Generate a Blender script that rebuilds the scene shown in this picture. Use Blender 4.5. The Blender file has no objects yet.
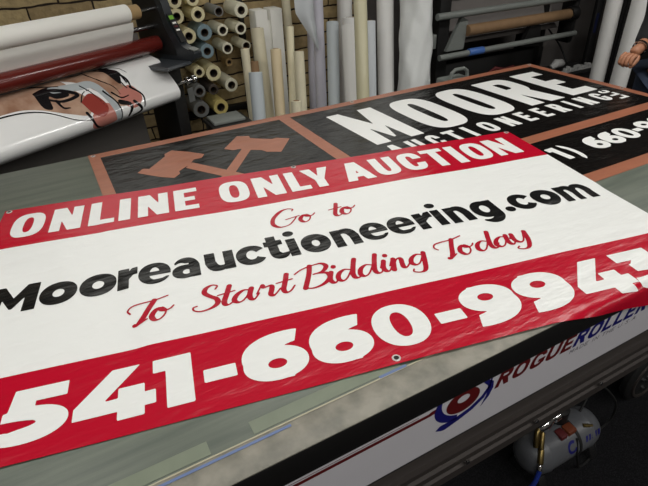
import bpy, math, random
import numpy as np
from mathutils import Vector, Matrix
random.seed(7)
sc = bpy.context.scene
COL = sc.collection
PI = math.pi

# ------------------------------------------------------------------ materials
def srgb(r, g, b):
    f = lambda c: (c/255/12.92) if c/255 <= .04045 else ((c/255+.055)/1.055)**2.4
    return (f(r), f(g), f(b), 1)
def mat(name, rgb, rough=.5, metal=0., spec=.5, noise=0., nscale=8., bump=0., bscale=20., stretch=(1,1,1), emit=None, estr=0., coat=0., alpha=1., nrgb=None, trans=0., rot=(0,0,0), ndetail=3., ramp=(.35,.65)):
    m = bpy.data.materials.new(name); m.use_nodes = True
    nt = m.node_tree; b = nt.nodes['Principled BSDF']
    c = srgb(*rgb)
    b.inputs['Base Color'].default_value = c
    b.inputs['Roughness'].default_value = rough
    b.inputs['Metallic'].default_value = metal
    b.inputs['Specular IOR Level'].default_value = spec
    b.inputs['Coat Weight'].default_value = coat
    b.inputs['Coat Roughness'].default_value = .08
    b.inputs['Alpha'].default_value = alpha
    b.inputs['Transmission Weight'].default_value = trans
    if emit:
        b.inputs['Emission Color'].default_value = srgb(*emit); b.inputs['Emission Strength'].default_value = estr
    if noise or bump:
        tc = nt.nodes.new('ShaderNodeTexCoord'); mp = nt.nodes.new('ShaderNodeMapping')
        mp.inputs['Scale'].default_value = stretch; mp.inputs['Rotation'].default_value = rot
        nt.links.new(tc.outputs['Object'], mp.inputs['Vector'])
    if noise:
        n = nt.nodes.new('ShaderNodeTexNoise'); n.inputs['Scale'].default_value = nscale; n.inputs['Detail'].default_value = ndetail
        nt.links.new(mp.outputs['Vector'], n.inputs['Vector'])
        r = nt.nodes.new('ShaderNodeMapRange'); r.inputs['From Min'].default_value = ramp[0]; r.inputs['From Max'].default_value = ramp[1]
        nt.links.new(n.outputs['Fac'], r.inputs['Value'])
        mx = nt.nodes.new('ShaderNodeMix'); mx.data_type = 'RGBA'
        c2 = srgb(*nrgb) if nrgb else tuple([x*(1-noise) for x in c[:3]]+[1])
        mx.inputs[6].default_value = c; mx.inputs[7].default_value = c2
        nt.links.new(r.outputs['Result'], mx.inputs[0]); nt.links.new(mx.outputs[2], b.inputs['Base Color'])
    if bump:
        n2 = nt.nodes.new('ShaderNodeTexNoise'); n2.inputs['Scale'].default_value = bscale; n2.inputs['Detail'].default_value = 3
        nt.links.new(mp.outputs['Vector'], n2.inputs['Vector'])
        bp = nt.nodes.new('ShaderNodeBump'); bp.inputs['Strength'].default_value = 1; bp.inputs['Distance'].default_value = bump
        nt.links.new(n2.outputs['Fac'], bp.inputs['Height']); nt.links.new(bp.outputs['Normal'], b.inputs['Normal'])
    return m

VR = .27
VB = dict(bump=.0052, bscale=7, stretch=(1.0, 3.2, 1), rot=(0, 0, .75))
M = dict(
 red=mat('red_vinyl', (176,10,38), VR, spec=.35, **VB),
 white=mat('white_vinyl', (226,227,224), VR+.04, spec=.3, **VB),
 blackink=mat('black_ink', (17,17,17), VR, spec=.5, **VB),
 redink=mat('red_ink', (165,26,44), VR, spec=.3, **VB),
 bblack=mat('black_vinyl', (16,14,13), .24, spec=.16, bump=.007, bscale=6, stretch=(1,3,1), rot=(0,0,.9)),
 brown=mat('brown_vinyl', (156,98,74), .34, spec=.3, noise=.12, nscale=6, bump=.004, bscale=4, stretch=(1,4,1), rot=(0,0,.9)),
 bwhite=mat('white_letters', (228,228,225), .42, bump=.003, bscale=4, stretch=(1,4,1), rot=(0,0,.9)),
 steel=mat('steel', (190,190,190), .25, 1.),
 chrome=mat('chrome', (220,220,220), .12, 1.),
 brass=mat('brass', (140,122,78), .4, 1.),
 mat_top=mat('cutting_mat', (100,106,94), .4, spec=.35, noise=.25, nscale=2.2, nrgb=(78,86,76), bump=.0004, bscale=30, stretch=(1.2,16,1), ndetail=9),
 strip=mat('edge_strip', (140,136,124), .45, spec=.35, noise=.2, nscale=22, nrgb=(112,110,100), bump=.001, bscale=80),
 tape=mat('clear_tape', (118,126,108), .35, noise=.1, nscale=20),
 bluetape=mat('blue_line', (92,110,150), .4),
 blackmetal=mat('black_metal', (14,13,13), .55),
 darkrail=mat('dark_aluminium', (80,74,71), .40, .5),
 panel=mat('sign_panel', (205,203,208), .4),
 panelred=mat('dark_red_print', (92,10,14), .5),
 panelblue=mat('dark_blue_print', (20,20,104), .5),
 panelgrey=mat('grey_print', (120,118,124), .5),
 brick=None,
 seam=mat('seam_line', (168,162,138), .5),
 ring=mat('dull_ring', (190,186,182), .4, .3),
 navy=mat('navy_plastic', (20,26,60), .5),
 bargrey=mat('grey_painted_bar', (122,126,122), .45),
 paper=mat('white_paper', (236,235,228), .55),
 gloss=mat('glossy_print_film', (240,240,238), .18, coat=.5),
 redrubber=mat('red_rubber', (98,32,26), .22, coat=.3),
 greyplastic=mat('grey_plastic', (62,66,70), .4),
 housing=mat('charcoal_plastic', (38,42,46), .3),
 greysheet=mat('grey_liner', (98,94,90), .5),
 cream=mat('cream_vinyl', (232,222,178), .5, noise=.1, nscale=10),
 yellow=mat('yellow_vinyl', (226,206,130), .5),
 rwhite=mat('offwhite_vinyl', (232,228,204), .5),
 rblue=mat('blue_grey_vinyl', (128,150,158), .5),
 rgrey=mat('grey_vinyl', (128,130,128), .5),
 rbrown=mat('brown_grey_vinyl', (80,72,66), .6),
 tan=mat('tan_card', (168,140,96), .7),
 card=mat('cardboard', (140,110,78), .75, noise=.15, nscale=14),
 darkcore=mat('dark_card', (78,64,50), .8),
 hole=mat('dark_core', (30,24,20), .8),
 carpet=mat('dark_carpet', (22,22,24), .95, spec=.1, noise=.4, nscale=260, nrgb=(44,44,46), ramp=(.45,.8)),
 plaster=mat('grey_plaster', (112,107,104), .9),
 ceil=mat('ceiling_tile', (72,72,70), .9),
 beige=mat('beige_film', (220,212,184), .5, noise=.08, nscale=12),
 tanroll=mat('tan_film', (220,202,166), .5),
 greyblue=mat('grey_blue_film', (190,198,202), .45),
 lavender=mat('lavender_film', (208,206,218), .45),
 whitefilm=mat('white_film', (236,235,232), .45),
 bluewhite=mat('blue_white_film', (212,217,221), .45),
 wrap=mat('beige_plastic_wrap', (202,196,164), .25, bump=.01, bscale=9, stretch=(1,1,.5)),
 crinkle=mat('crinkled_paper', (224,226,224), .5, bump=.02, bscale=5),
 cream2=mat('pale_cream_film', (232,224,192), .5),
 skin=mat('skin', (176,122,92), .5, noise=.08, nscale=30),
 shirt=mat('black_cloth', (18,18,20), .9, bump=.002, bscale=40),
 jeans=mat('blue_denim', (44,54,74), .9, noise=.2, nscale=60),
 shoe=mat('black_leather', (15,14,14), .5),
 hair=mat('dark_hair', (40,28,20), .7),
 tank=mat('silver_paint', (92,94,98), .38, noise=.06, nscale=8),
 orange=mat('orange_label', (110,54,30), .5),
 redp=mat('red_plastic', (84,20,22), .6),
 bluehose=mat('blue_rubber', (30,52,140), .4),
 bluep=mat('blue_plastic', (70,110,180), .4),
 rubber=mat('black_rubber', (14,14,14), .7),
 green=mat('green_display', (60,90,30), .3, emit=(150,220,80), estr=.5),
 lamp=mat('lamp_tube', (255,255,250), .5, emit=(255,252,244), estr=9.),
 paneglow=mat('haze_pane_glow', (200,210,220), .2, emit=(246,243,232), estr=2.0),  # emission of the added out-of-view pane, set for the reflected haze
 frame=mat('pane_frame', (170,170,168), .5),
 arttan=mat('tan_print', (190,158,136), .2, noise=.45, nscale=11, nrgb=(150,112,90), coat=.5),
 artblack=mat('black_print', (24,22,24), .2, coat=.5),
 artred=mat('red_print', (150,62,54), .2, coat=.5),
 artpink=mat('pink_print', (190,124,112), .2, coat=.5),
 artgrey=mat('grey_print_film', (176,182,184), .2, coat=.5),
)

def brick_mat():
    m = bpy.data.materials.new('split_face_block'); m.use_nodes = True
    nt = m.node_tree; b = nt.nodes['Principled BSDF']; b.inputs['Roughness'].default_value = .9
    tc = nt.nodes.new('ShaderNodeTexCoord')
    mp = nt.nodes.new('ShaderNodeMapping'); mp.inputs['Rotation'].default_value = (PI/2, 0, 0)
    sep = nt.nodes.new('ShaderNodeSeparateXYZ'); cmb = nt.nodes.new('ShaderNodeCombineXYZ')
    nt.links.new(tc.outputs['Object'], sep.inputs[0])
    nt.links.new(sep.outputs['X'], cmb.inputs['X']); nt.links.new(sep.outputs['Z'], cmb.inputs['Y'])
    nz = nt.nodes.new('ShaderNodeTexNoise'); nz.inputs['Scale'].default_value = 7
    nt.links.new(cmb.outputs[0], nz.inputs['Vector'])
    ad = nt.nodes.new('ShaderNodeMixRGB'); ad.blend_type = 'LINEAR_LIGHT'; ad.inputs['Fac'].default_value = .02
    nt.links.new(cmb.outputs[0], ad.inputs[1]); nt.links.new(nz.outputs['Color'], ad.inputs[2])
    br = nt.nodes.new('ShaderNodeTexBrick')
    br.inputs['Color1'].default_value = srgb(214,190,140); br.inputs['Color2'].default_value = srgb(178,154,112)
    br.inputs['Mortar'].default_value = srgb(52,40,28); br.inputs['Scale'].default_value = 1
    br.inputs['Brick Width'].default_value = .36; br.inputs['Row Height'].default_value = .092; br.inputs['Mortar Size'].default_value = .006
    br.inputs['Mortar Smooth'].default_value = .3
    nt.links.new(ad.outputs[0], br.inputs['Vector'])
    n2 = nt.nodes.new('ShaderNodeTexNoise'); n2.inputs['Scale'].default_value = 22
    nt.links.new(cmb.outputs[0], n2.inputs['Vector'])
    mx = nt.nodes.new('ShaderNodeMixRGB'); mx.blend_type = 'MULTIPLY'; mx.inputs['Fac'].default_value = .5
    nt.links.new(br.outputs['Color'], mx.inputs[1]); nt.links.new(n2.outputs['Fac'], mx.inputs[2])
    nt.links.new(mx.outputs[0], b.inputs['Base Color'])
    ma = nt.nodes.new('ShaderNodeMath'); ma.operation = 'MULTIPLY_ADD'; ma.inputs[1].default_value = -1.2
    nt.links.new(br.outputs['Fac'], ma.inputs[0]); nt.links.new(n2.outputs['Fac'], ma.inputs[2])
    bp = nt.nodes.new('ShaderNodeBump'); bp.inputs['Strength'].default_value = 1; bp.inputs['Distance'].default_value = .015
    nt.links.new(ma.outputs[0], bp.inputs['Height']); nt.links.new(bp.outputs['Normal'], b.inputs['Normal'])
    return m
M['brick'] = brick_mat()

# ------------------------------------------------------------------ mesh helpers
class MB:
    def __init__(s): s.v = []; s.f = []; s.mi = []; s.cur = 0
    def add(s, vs, fs):
        o = len(s.v); s.v += [tuple(map(float, v)) for v in vs]
        for f in fs: s.f.append(tuple(i+o for i in f)); s.mi.append(s.cur)
        return s
    def box(s, x0, y0, z0, x1, y1, z1, bev=0.):
        if bev <= 0:
            return s.add([(x0,y0,z0),(x1,y0,z0),(x1,y1,z0),(x0,y1,z0),(x0,y0,z1),(x1,y0,z1),(x1,y1,z1),(x0,y1,z1)],
              [(0,3,2,1),(4,5,6,7),(0,1,5,4),(1,2,6,5),(2,3,7,6),(3,0,4,7)])
        import bmesh
        bm = bmesh.new(); bmesh.ops.create_cube(bm, size=1)
        for v in bm.verts: v.co = Vector(((x0+x1)/2+v.co.x*(x1-x0), (y0+y1)/2+v.co.y*(y1-y0), (z0+z1)/2+v.co.z*(z1-z0)))
        bmesh.ops.bevel(bm, geom=bm.edges[:], offset=bev, segments=2, profile=.5, affect='EDGES')
        bm.verts.index_update()
        s.add([v.co[:] for v in bm.verts], [tuple(v.index for v in f.verts) for f in bm.faces]); bm.free(); return s
    def lathe(s, p0, axis, prof, n=24, close=False):
        """prof: list of (distance along axis, radius)"""
        p0 = Vector(p0); a = Vector(axis).normalized(); u = a.orthogonal().normalized(); w = a.cross(u)
        vs = []
        for d, r in prof:
            for k in range(n):
                t = 2*PI*k/n; vs.append(p0+a*d+(u*math.cos(t)+w*math.sin(t))*r)
        fs = []
        m = len(prof)
        for i in range(m if close else m-1):
            j = (i+1) % m
            for k in range(n):
                k2 = (k+1) % n; fs.append((i*n+k, i*n+k2, j*n+k2, j*n+k))
        if not close:
            fs.append(tuple(range(n))[::-1]); fs.append(tuple((m-1)*n+k for k in range(n)))
        return s.add(vs, fs)
    def cyl(s, p0, p1, r, n=20, bev=0.):
        p0 = Vector(p0); p1 = Vector(p1); L = (p1-p0).length
        b = min(bev, r*.5, L*.4)
        prof = [(0, r), (L, r)] if b <= 0 else [(0, r-b), (b*.3, r-b*.3), (b, r), (L-b, r), (L-b*.3, r-b*.3), (L, r-b)]
        return s.lathe(p0, p1-p0, prof, n)
    def pipe(s, p0, p1, ro, ri, n=28):
        L = (Vector(p1)-Vector(p0)).length; b = min(.002, (ro-ri)*.3)
        return s.lathe(p0, Vector(p1)-Vector(p0), [(0,ri),(0,ro-b),(b,ro),(L-b,ro),(L,ro-b),(L,ri)], n, True)
    def tube(s, pts, r, n=10):
        pts = [Vector(p) for p in pts]; m = len(pts)
        rs = r if isinstance(r, (list, tuple)) else [r]*m
        t0 = (pts[1]-pts[0]).normalized(); u = t0.orthogonal().normalized(); vs = []
        for i, p in enumerate(pts):
            t = (pts[min(i+1, m-1)]-pts[max(i-1, 0)]).normalized()
            u = (u-t*u.dot(t)).normalized(); w = t.cross(u)
            for k in range(n):
                a = 2*PI*k/n; vs.append(p+(u*math.cos(a)+w*math.sin(a))*rs[i])
        fs = [(i*n+k, i*n+(k+1) % n, (i+1)*n+(k+1) % n, (i+1)*n+k) for i in range(m-1) for k in range(n)]
        fs += [tuple(range(n))[::-1], tuple((m-1)*n+k for k in range(n))]
        return s.add(vs, fs)
    def prism(s, poly, fn0, fn1):
        n = len(poly); vs = [fn0(*p) for p in poly]+[fn1(*p) for p in poly]
        fs = [tuple(range(n))[::-1], tuple(range(n, 2*n))]+[(i, (i+1) % n, n+(i+1) % n, n+i) for i in range(n)]
        return s.add(vs, fs)
    def grid(s, P, thick=None):
        """P[i][j] 3D points; open sheet"""
        a = len(P); b = len(P[0]); vs = [P[i][j] for i in range(a) for j in range(b)]
        return s.add(vs, [(i*b+j, (i+1)*b+j, (i+1)*b+j+1, i*b+j+1) for i in range(a-1) for j in range(b-1)])
    def build(s, name, mats, parent=None, smooth=True, angle=35, origin=None, label=None):
        me = bpy.data.meshes.new(name)
        if parent is not None:
            o = Vector(origin) if origin is not None else world_loc(parent)
        elif origin is not None: o = Vector(origin)
        else:
            xs = np.array(s.v); o = Vector(((xs[:,0].min()+xs[:,0].max())/2, (xs[:,1].min()+xs[:,1].max())/2, xs[:,2].min()))
        if s.local: o = Vector((0,0,0))
        me.from_pydata([(v[0]-o.x, v[1]-o.y, v[2]-o.z) for v in s.v], [], s.f)
        if not isinstance(mats, (list, tuple)): mats = [mats]
        for m in mats: me.materials.append(M[m] if isinstance(m, str) else m)
        if len(mats) > 1: me.polygons.foreach_set('material_index', s.mi)
        if smooth:
            me.shade_smooth(); me.set_sharp_from_angle(angle=math.radians(angle))
        me.validate(); me.update()
        ob = bpy.data.objects.new(name, me); COL.objects.link(ob)
        if parent is not None: ob.parent = parent
        elif not s.local: ob.location = o
        if label: ob['label'] = label
        return ob
    local = False
class LMB(MB):
    local = True   # vertices already in the parent's own frame
def world_loc(o):
    v = Vector(o.location)
    while o.parent: o = o.parent; v = v+Vector(o.location)
    return v
def tag(o, label=None, cat=None, group=None, kind=None):
    if label: o['label'] = label
    if cat: o['category'] = cat
    if group: o['group'] = group
    if kind: o['kind'] = kind
    return o
def thing(name, loc, label, cat, group=None, rz=0):
    o = bpy.data.objects.new(name, None); o.empty_display_size = .05; COL.objects.link(o)
    o.location = loc; o.rotation_euler = (0, 0, rz)
    return tag(o, label, cat, group)
def struct(o): o['kind'] = 'structure'; return o
def catmull(pts, k=6):
    P = [np.array(p, float) for p in pts]; P = [2*P[0]-P[1]]+P+[2*P[-1]-P[-2]]; out = []
    for i in range(1, len(P)-2):
        for j in range(k):
            t = j/k; out.append(.5*((2*P[i])+(-P[i-1]+P[i+1])*t+(2*P[i-1]-5*P[i]+4*P[i+1]-P[i+2])*t*t+(-P[i-1]+3*P[i]-3*P[i+1]+P[i+2])*t**3))
    out.append(P[-2]); return out

# ------------------------------------------------------------------ flat lettering: signed distance -> contoured mesh
def sd_poly(X, Y, poly):
    P = np.array(poly, float); d = np.full(X.shape, 1e9); ins = np.zeros(X.shape, bool); n = len(P)
    for i in range(n):
        ax, ay = P[i]; bx, by = P[(i+1) % n]; ex, ey = bx-ax, by-ay; wx, wy = X-ax, Y-ay
        L = ex*ex+ey*ey
        if L < 1e-14: continue
        t = np.clip((wx*ex+wy*ey)/L, 0, 1); d = np.minimum(d, (wx-ex*t)**2+(wy-ey*t)**2)
        c = (ay > Y) != (by > Y)
        with np.errstate(divide='ignore', invalid='ignore'):
            xi = ax+(Y-ay)*ex/(ey if ey else 1e-12)
        ins ^= c & (X < xi)
    d = np.sqrt(d); return np.where(ins, -d, d)
def sd_stroke(X, Y, pts, rs):
    d = np.full(X.shape, 1e9)
    for i in range(len(pts)-1):
        ax, ay = pts[i]; bx, by = pts[i+1]; ex, ey = bx-ax, by-ay; L = ex*ex+ey*ey+1e-14
        t = np.clip(((X-ax)*ex+(Y-ay)*ey)/L, 0, 1)
        d = np.minimum(d, np.hypot(X-ax-ex*t, Y-ay-ey*t)-(rs[i]+(rs[i+1]-rs[i])*t))
    return d
class Ink:
    """a field on a grid; y grows downwards like the reading direction of the sheet"""
    def __init__(s, x0, y0, x1, y1, cell):
        s.c = cell; s.x = np.arange(x0-2*cell, x1+3*cell, cell); s.y = np.arange(y0-2*cell, y1+3*cell, cell)
        s.F = np.full((len(s.y), len(s.x)), 1e3)
    def win(s, x0, y0, x1, y1, m=.004):
        i0 = max(0, int((x0-m-s.x[0])/s.c)); i1 = min(len(s.x), int((x1+m-s.x[0])/s.c)+2)
        j0 = max(0, int((y0-m-s.y[0])/s.c)); j1 = min(len(s.y), int((y1+m-s.y[0])/s.c)+2)
        X, Y = np.meshgrid(s.x[i0:i1], s.y[j0:j1]); return (slice(j0, j1), slice(i0, i1)), X, Y
    def ops(s, ops, x0, y0, x1, y1, sk=0., base=0.):
        """ops in absolute coordinates; sk = italic slant about base"""
        sl, X, Y = s.win(x0-abs(sk)*.2, y0, x1+abs(sk)*.2, y1); Xs = X+(Y-base)*sk
        f = np.full(X.shape, 1e3)
        for sg, poly in ops:
            d = sd_poly(Xs, Y, poly); f = np.minimum(f, d) if sg == '+' else np.maximum(f, -d)
        s.F[sl] = np.minimum(s.F[sl], f)
    def stroke(s, pts, rs):
        a = np.array(pts); sl, X, Y = s.win(a[:,0].min()-.02, a[:,1].min()-.02, a[:,0].max()+.02, a[:,1].max()+.02)
        s.F[sl] = np.minimum(s.F[sl], sd_stroke(X, Y, pts, rs))
    def mesh(s, fn):
        F = s.F.copy(); F[np.abs(F) < 1e-7] = 1e-7
        V = []; idx = {}; faces = []
        def vert(key, x, y):
            if key not in idx: idx[key] = len(V); V.append(fn(x, y))
            return idx[key]
        neg = F < 0
        any4 = neg[:-1,:-1] | neg[1:,:-1] | neg[:-1,1:] | neg[1:,1:]
        for j, i in zip(*np.nonzero(any4)):
            j = int(j); i = int(i)
            cs = [(j,i),(j,i+1),(j+1,i+1),(j+1,i)]; poly = []
            for k in range(4):
                a = cs[k]; b = cs[(k+1) % 4]; fa = F[a]; fb = F[b]
                if fa < 0: poly.append(vert(a, s.x[a[1]], s.y[a[0]]))
                if (fa < 0) != (fb < 0):
                    t = fa/(fa-fb); t = min(max(t, .03), .97); key = (min(a,b), max(a,b))
                    poly.append(vert(key, s.x[a[1]]+(s.x[b[1]]-s.x[a[1]])*t, s.y[a[0]]+(s.y[b[0]]-s.y[a[0]])*t))
            if len(poly) >= 3: faces.append(tuple(poly[::-1]))
        mb = MB(); mb.add(V, faces) if V else None
        return mb

def SE(x0, y0, x1, y1, n=2., k=44):
    cx, cy, rx, ry = (x0+x1)/2, (y0+y1)/2, (x1-x0)/2, (y1-y0)/2; out = []
    for i in range(k):
        t = 2*PI*i/k; c, s_ = math.cos(t), math.sin(t)
        out.append((cx+rx*math.copysign(abs(c)**(2/n), c), cy+ry*math.copysign(abs(s_)**(2/n), s_)))
    return out
def RC(x0, y0, x1, y1): return [(x0,y0),(x1,y0),(x1,y1),(x0,y1)]
def glyph(ch, w, h, s, b, n=2.6):
    """capitals, digits and heavy lower case; box 0..w, 0..h (y down), s stem, b bar"""
    e = w*.2
    if ch == 'O' or ch == 'Q': return [('+',SE(0,0,w,h,n)),('-',SE(s,b,w-s,h-b,max(2,n*.9)))]
    if ch == 'I': return [('+',RC(0,0,w,h))]
    if ch == 'L': return [('+',RC(0,0,s,h)),('+',RC(0,h-b,w,h))]
    if ch == 'T': return [('+',RC(0,0,w,b)),('+',RC(w/2-s/2,0,w/2+s/2,h))]
    if ch == 'E': return [('+',RC(0,0,s,h)),('+',RC(0,0,w,b)),('+',RC(0,h-b,w,h)),('+',RC(0,h*.5-b*.48,w*.88,h*.5+b*.48))]
    if ch == 'N': return [('+',RC(0,0,s*.92,h)),('+',RC(w-s*.92,0,w,h)),('+',[(0,0),(s*1.12,0),(w,h),(w-s*1.12,h)])]
    if ch == 'A':
        k = s*.56; c = w/2
        L = lambda y: (c-k)*(1-y/h)+s*1.03
        return [('+',[(c-k,0),(c+k,0),(w,h),(0,h)]),('-',[(L(h*1.1),h*1.1),(L(h*.82),h*.82),(w-L(h*.82),h*.82),(w-L(h*1.1),h*1.1)]),
                ('-',[(L(h*.62),h*.62),(c,h*.62-(c-L(h*.62))*h/(c-k)),(w-L(h*.62),h*.62)])]
    if ch == 'U': return [('+',RC(0,0,w,h*.62)),('+',SE(0,h*.2,w,h,n)),('-',RC(s,-h,w-s,h*.62)),('-',SE(s,h*.2,w-s,h-b,n))]
    if ch == 'C': return [('+',SE(0,0,w,h,n)),('-',SE(s,b,w-s,h-b,n)),('-',RC(w*.55,h*.38,w+e,h*.62))]
    if ch == 'G': return [('+',SE(0,0,w,h,n)),('-',SE(s,b,w-s,h-b,n)),('-',RC(w*.55,h*.34,w+e,h*.5)),('+',RC(w-s,h*.5,w,h*.84)),('+',RC(w*.52,h*.5,w,h*.5+b*.85))]
    if ch == 'Y': return [('+',[(0,0),(s*1.1,0),(w/2,h*.42),(w-s*1.1,0),(w,0),(w/2+s/2,h*.62),(w/2+s/2,h),(w/2-s/2,h),(w/2-s/2,h*.62)])]
    if ch == 'R': return [('+',RC(0,0,w*.55,h*.58)),('+',SE(w*.1,0,w*.97,h*.58,n)),('-',RC(s,b,w*.5,h*.58-b)),('-',SE(s*.9,b,w*.97-s,h*.58-b,n)),('+',RC(0,0,s,h)),
                          ('+',[(w*.42,h*.5),(w*.42+s*1.05,h*.5),(w,h),(w-s*1.12,h),(w*.42-s*.2,h*.57)])]
    if ch == 'M': # heavy roman M
        return [('+',[(0,0),(s*.98,0),(w*.5,h*.46),(w-s*.98,0),(w,0),(w,h),(w-s,h),(w-s,h*.48),(w*.5+s*.1,h*.86),(w*.5-s*.1,h*.86),(s,h*.48),(s,h),(0,h)])]
    if ch == '-': return [('+',RC(0,0,w,h))]
    if ch == '.': return [('+',SE(0,0,w,h,2))]
    if ch == '1': return [('+',[(0,0),(w,0),(w,h),(w-s,h),(w-s,h*.27),(0,h*.27)])]
    if ch == '4': return [('+',[(w*.44,0),(w*.8,0),(w*.36,h*.6),(w,h*.58),(w,h*.84),(0,h*.84),(0,h*.62)]),('+',RC(w*.53,h*.41,w*.86,h)),('-',RC(w*.86,h*.3,w*1.1,h*.58))]
    if ch == '5': return [('+',RC(w*.17,0,w*.94,h*.27)),('+',[(w*.17,0),(w*.5,0),(w*.5,h*.45),(w*.1,h*.66)]),
                          ('+',SE(-w*.2,h*.36,w,h,2.1)),('-',SE(-w*.5,h*.57,w*.56,h*.75,2)),('-',RC(-w,h*.3,w*.07,h*.66)),('-',[(-w,h*.6),(w*.1,h*.66),(0,h*.9),(-.1*w,h*1.1),(-w,h*1.2)]),('+',RC(w*.17,h*.1,w*.45,h*.5)),('-',[(w*.0,h*.66),(w*.3,h*.585),(w*.52,h*.62),(w*.5,h*.7),(w*.2,h*.76),(w*.04,h*.72)])]
    if ch == '6': return [('+',SE(0,0,w*1.5,h,2.15)),('-',SE(w*.37,h*.26,w*1.9,h*.95,2)),('-',[(w,-h*.1),(w*3,-h),(w*3,h*2),(w*.5,h*2),(w*.83,h*.4)]),
                          ('+',SE(0,h*.31,w,h,2.1)),('-',SE(w*.37,h*.575,w*.66,h*.77,2))]
    if ch == '9': return [(g, [(w-x, h-y) for x, y in p]) for g, p in glyph('6', w, h, s, b)]
    if ch == '0': return [('+',SE(0,0,w,h,2.15)),('-',SE(w*.34,h*.2,w*.66,h*.8,2.2))]
    if ch == '3': return [('+',RC(w*.06,0,w*.94,h*.27)),('+',[(w*.94,h*.1),(w*.94,h*.22),(w*.62,h*.5),(w*.26,h*.5),(w*.26,h*.4),(w*.5,h*.2)]),
                          ('+',SE(-w*.25,h*.36,w,h,2.1)),('-',SE(-w*.6,h*.58,w*.6,h*.75,2)),('-',RC(-w,h*.3,w*.25,h*.66)),('-',[(-w,h*.6),(w*.07,h*.68),(0,h*.95),(-w,h)])]
    if ch == '(' or ch == ')':
        o = [('+',SE(0,0,w*2.4,h,2)),('-',SE(s,0,w*2.4+s,h,2)),('-',RC(w,-h,w*4,h*2))]
        return o if ch == '(' else [(g,[(w-x,y) for x, y in p]) for g, p in o]
    # lower case, h is the x-height box
    if ch == 'o': return [('+',SE(0,0,w,h,2.1)),('-',SE(s,b,w-s,h-b,2))]
    if ch == 'c': return [('+',SE(0,0,w*1.04,h,2.1)),('-',SE(s,b,w*1.04-s*.9,h-b,2)),('-',[(w*.56,h*.5),(w*.78,h*.34),(w*1.3,h*.1),(w*1.3,h*.9),(w*.78,h*.66)])]
    if ch == 'e': return [('+',SE(0,0,w,h,2.1)),('-',SE(s,h*.22,w-s,h*.80,2)),('+',RC(s*.5,h*.42,w*.9,h*.60)),('-',[(s*.98,h*.60),(w*1.2,h*.60),(w*1.2,h*.74),(w*.86,h*.72),(w*.72,h*.79),(w*.5,h*.8),(w*.38,h*.72)])]
    if ch == 'n': return [('+',SE(w*.12,0,w,h*1.3,2.4)),('-',RC(-w,h*.5,w*2,h*2)),('+',RC(w-s,h*.42,w,h)),('-',SE(s*.7,b,w-s,h*1.3,2.6)),('-',RC(s,h*.5,w-s,h*1.2)),('+',RC(0,h*.02,s*.98,h))]
    if ch == 'u': return [(g,[(w-x,h-y) for x, y in p]) for g, p in glyph('n', w, h, s, b)]
    if ch == 'm':
        k = (w+s)/2; A = glyph('n', k, h, s, b)
        return [('+',SE(k*.12,0,k,h*1.3,2.4)),('+',SE(k-s+k*.06,0,w,h*1.3,2.4)),('-',RC(-w,h*.5,w*2,h*2)),('+',RC(k-s,h*.3,k,h)),('+',RC(w-s,h*.42,w,h)),
                ('-',SE(s*.8,b,k-s,h*1.3,2.6)),('-',SE(k-s*.2,b,w-s,h*1.3,2.6)),('-',RC(s,h*.5,k-s,h*1.2)),('-',RC(k,h*.5,w-s,h*1.2)),('+',RC(0,h*.02,s*.98,h))]
    if ch == 'r': return [('+',RC(0,h*.02,s,h)),('+',[(s*.8,h*.3),(w*.7,h*.03),(w,0),(w,h*.36),(w*.8,h*.37),(s*1.02,h*.56),(s*.8,h*.6)])]
    if ch == 'a': return [('+',SE(w*.02,0,w,h*1.05,2.1)),('-',SE(w*.02,h*.24,w-s,h,2)),('-',RC(-w,h*.3,w-s,h*2)),('-',RC(-w,-h,w*.1,h)),('-',RC(-w,h*.5,w*2,h*2)),
                          ('+',RC(w-s,h*.4,w,h)),('+',SE(0,h*.36,w*.92,h*1.01,2.2)),('-',SE(s*.95,h*.6,w*.66,h*.82,2)),('+',RC(w-s,h*.4,w,h))]
    if ch == 't': return [('+',RC(w*.17,0,w*.17+s,h*.75)),('+',RC(0,h*.2,w*.9,h*.42)),('+',SE(w*.17,h*.4,w*1.12,h*1.0,2.2)),('-',[(w*.17+s,h*.42),(w*2,h*.3),(w*2,h*.72),(w*.9,h*.77),(w*.75,h*.78),(w*.17+s,h*.7)])]
    if ch == 'g': return [('+',SE(0,h*.25,w,h,2.1)),('-',SE(-w*.1,h*.25,w-s,h*.83,2)),('-',RC(-w,-h,w*2,h*.5)),('-',[(-w,0),(w*.4,h*.4),(w*.12,h*.8),(-w*.1,h*.96),(-w,h)]),
                          ('+',SE(0,0,w*.95,h*.76,2.1)),('-',SE(s,h*.21,w-s,h*.55,2)),('+',RC(w-s,h*.015,w,h*.66))]
    raise KeyError(ch)
def put(ink, ch, x0, y0, x1, y1, s, b, n=2.6, sk=0., base=0.):
    ops = [(g,[(x0+x, y0+y) for x, y in p]) for g, p in glyph(ch, x1-x0, y1-y0, s, b, n)]
    ink.ops(ops, x0, y0, x1, y1, sk, base)

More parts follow.
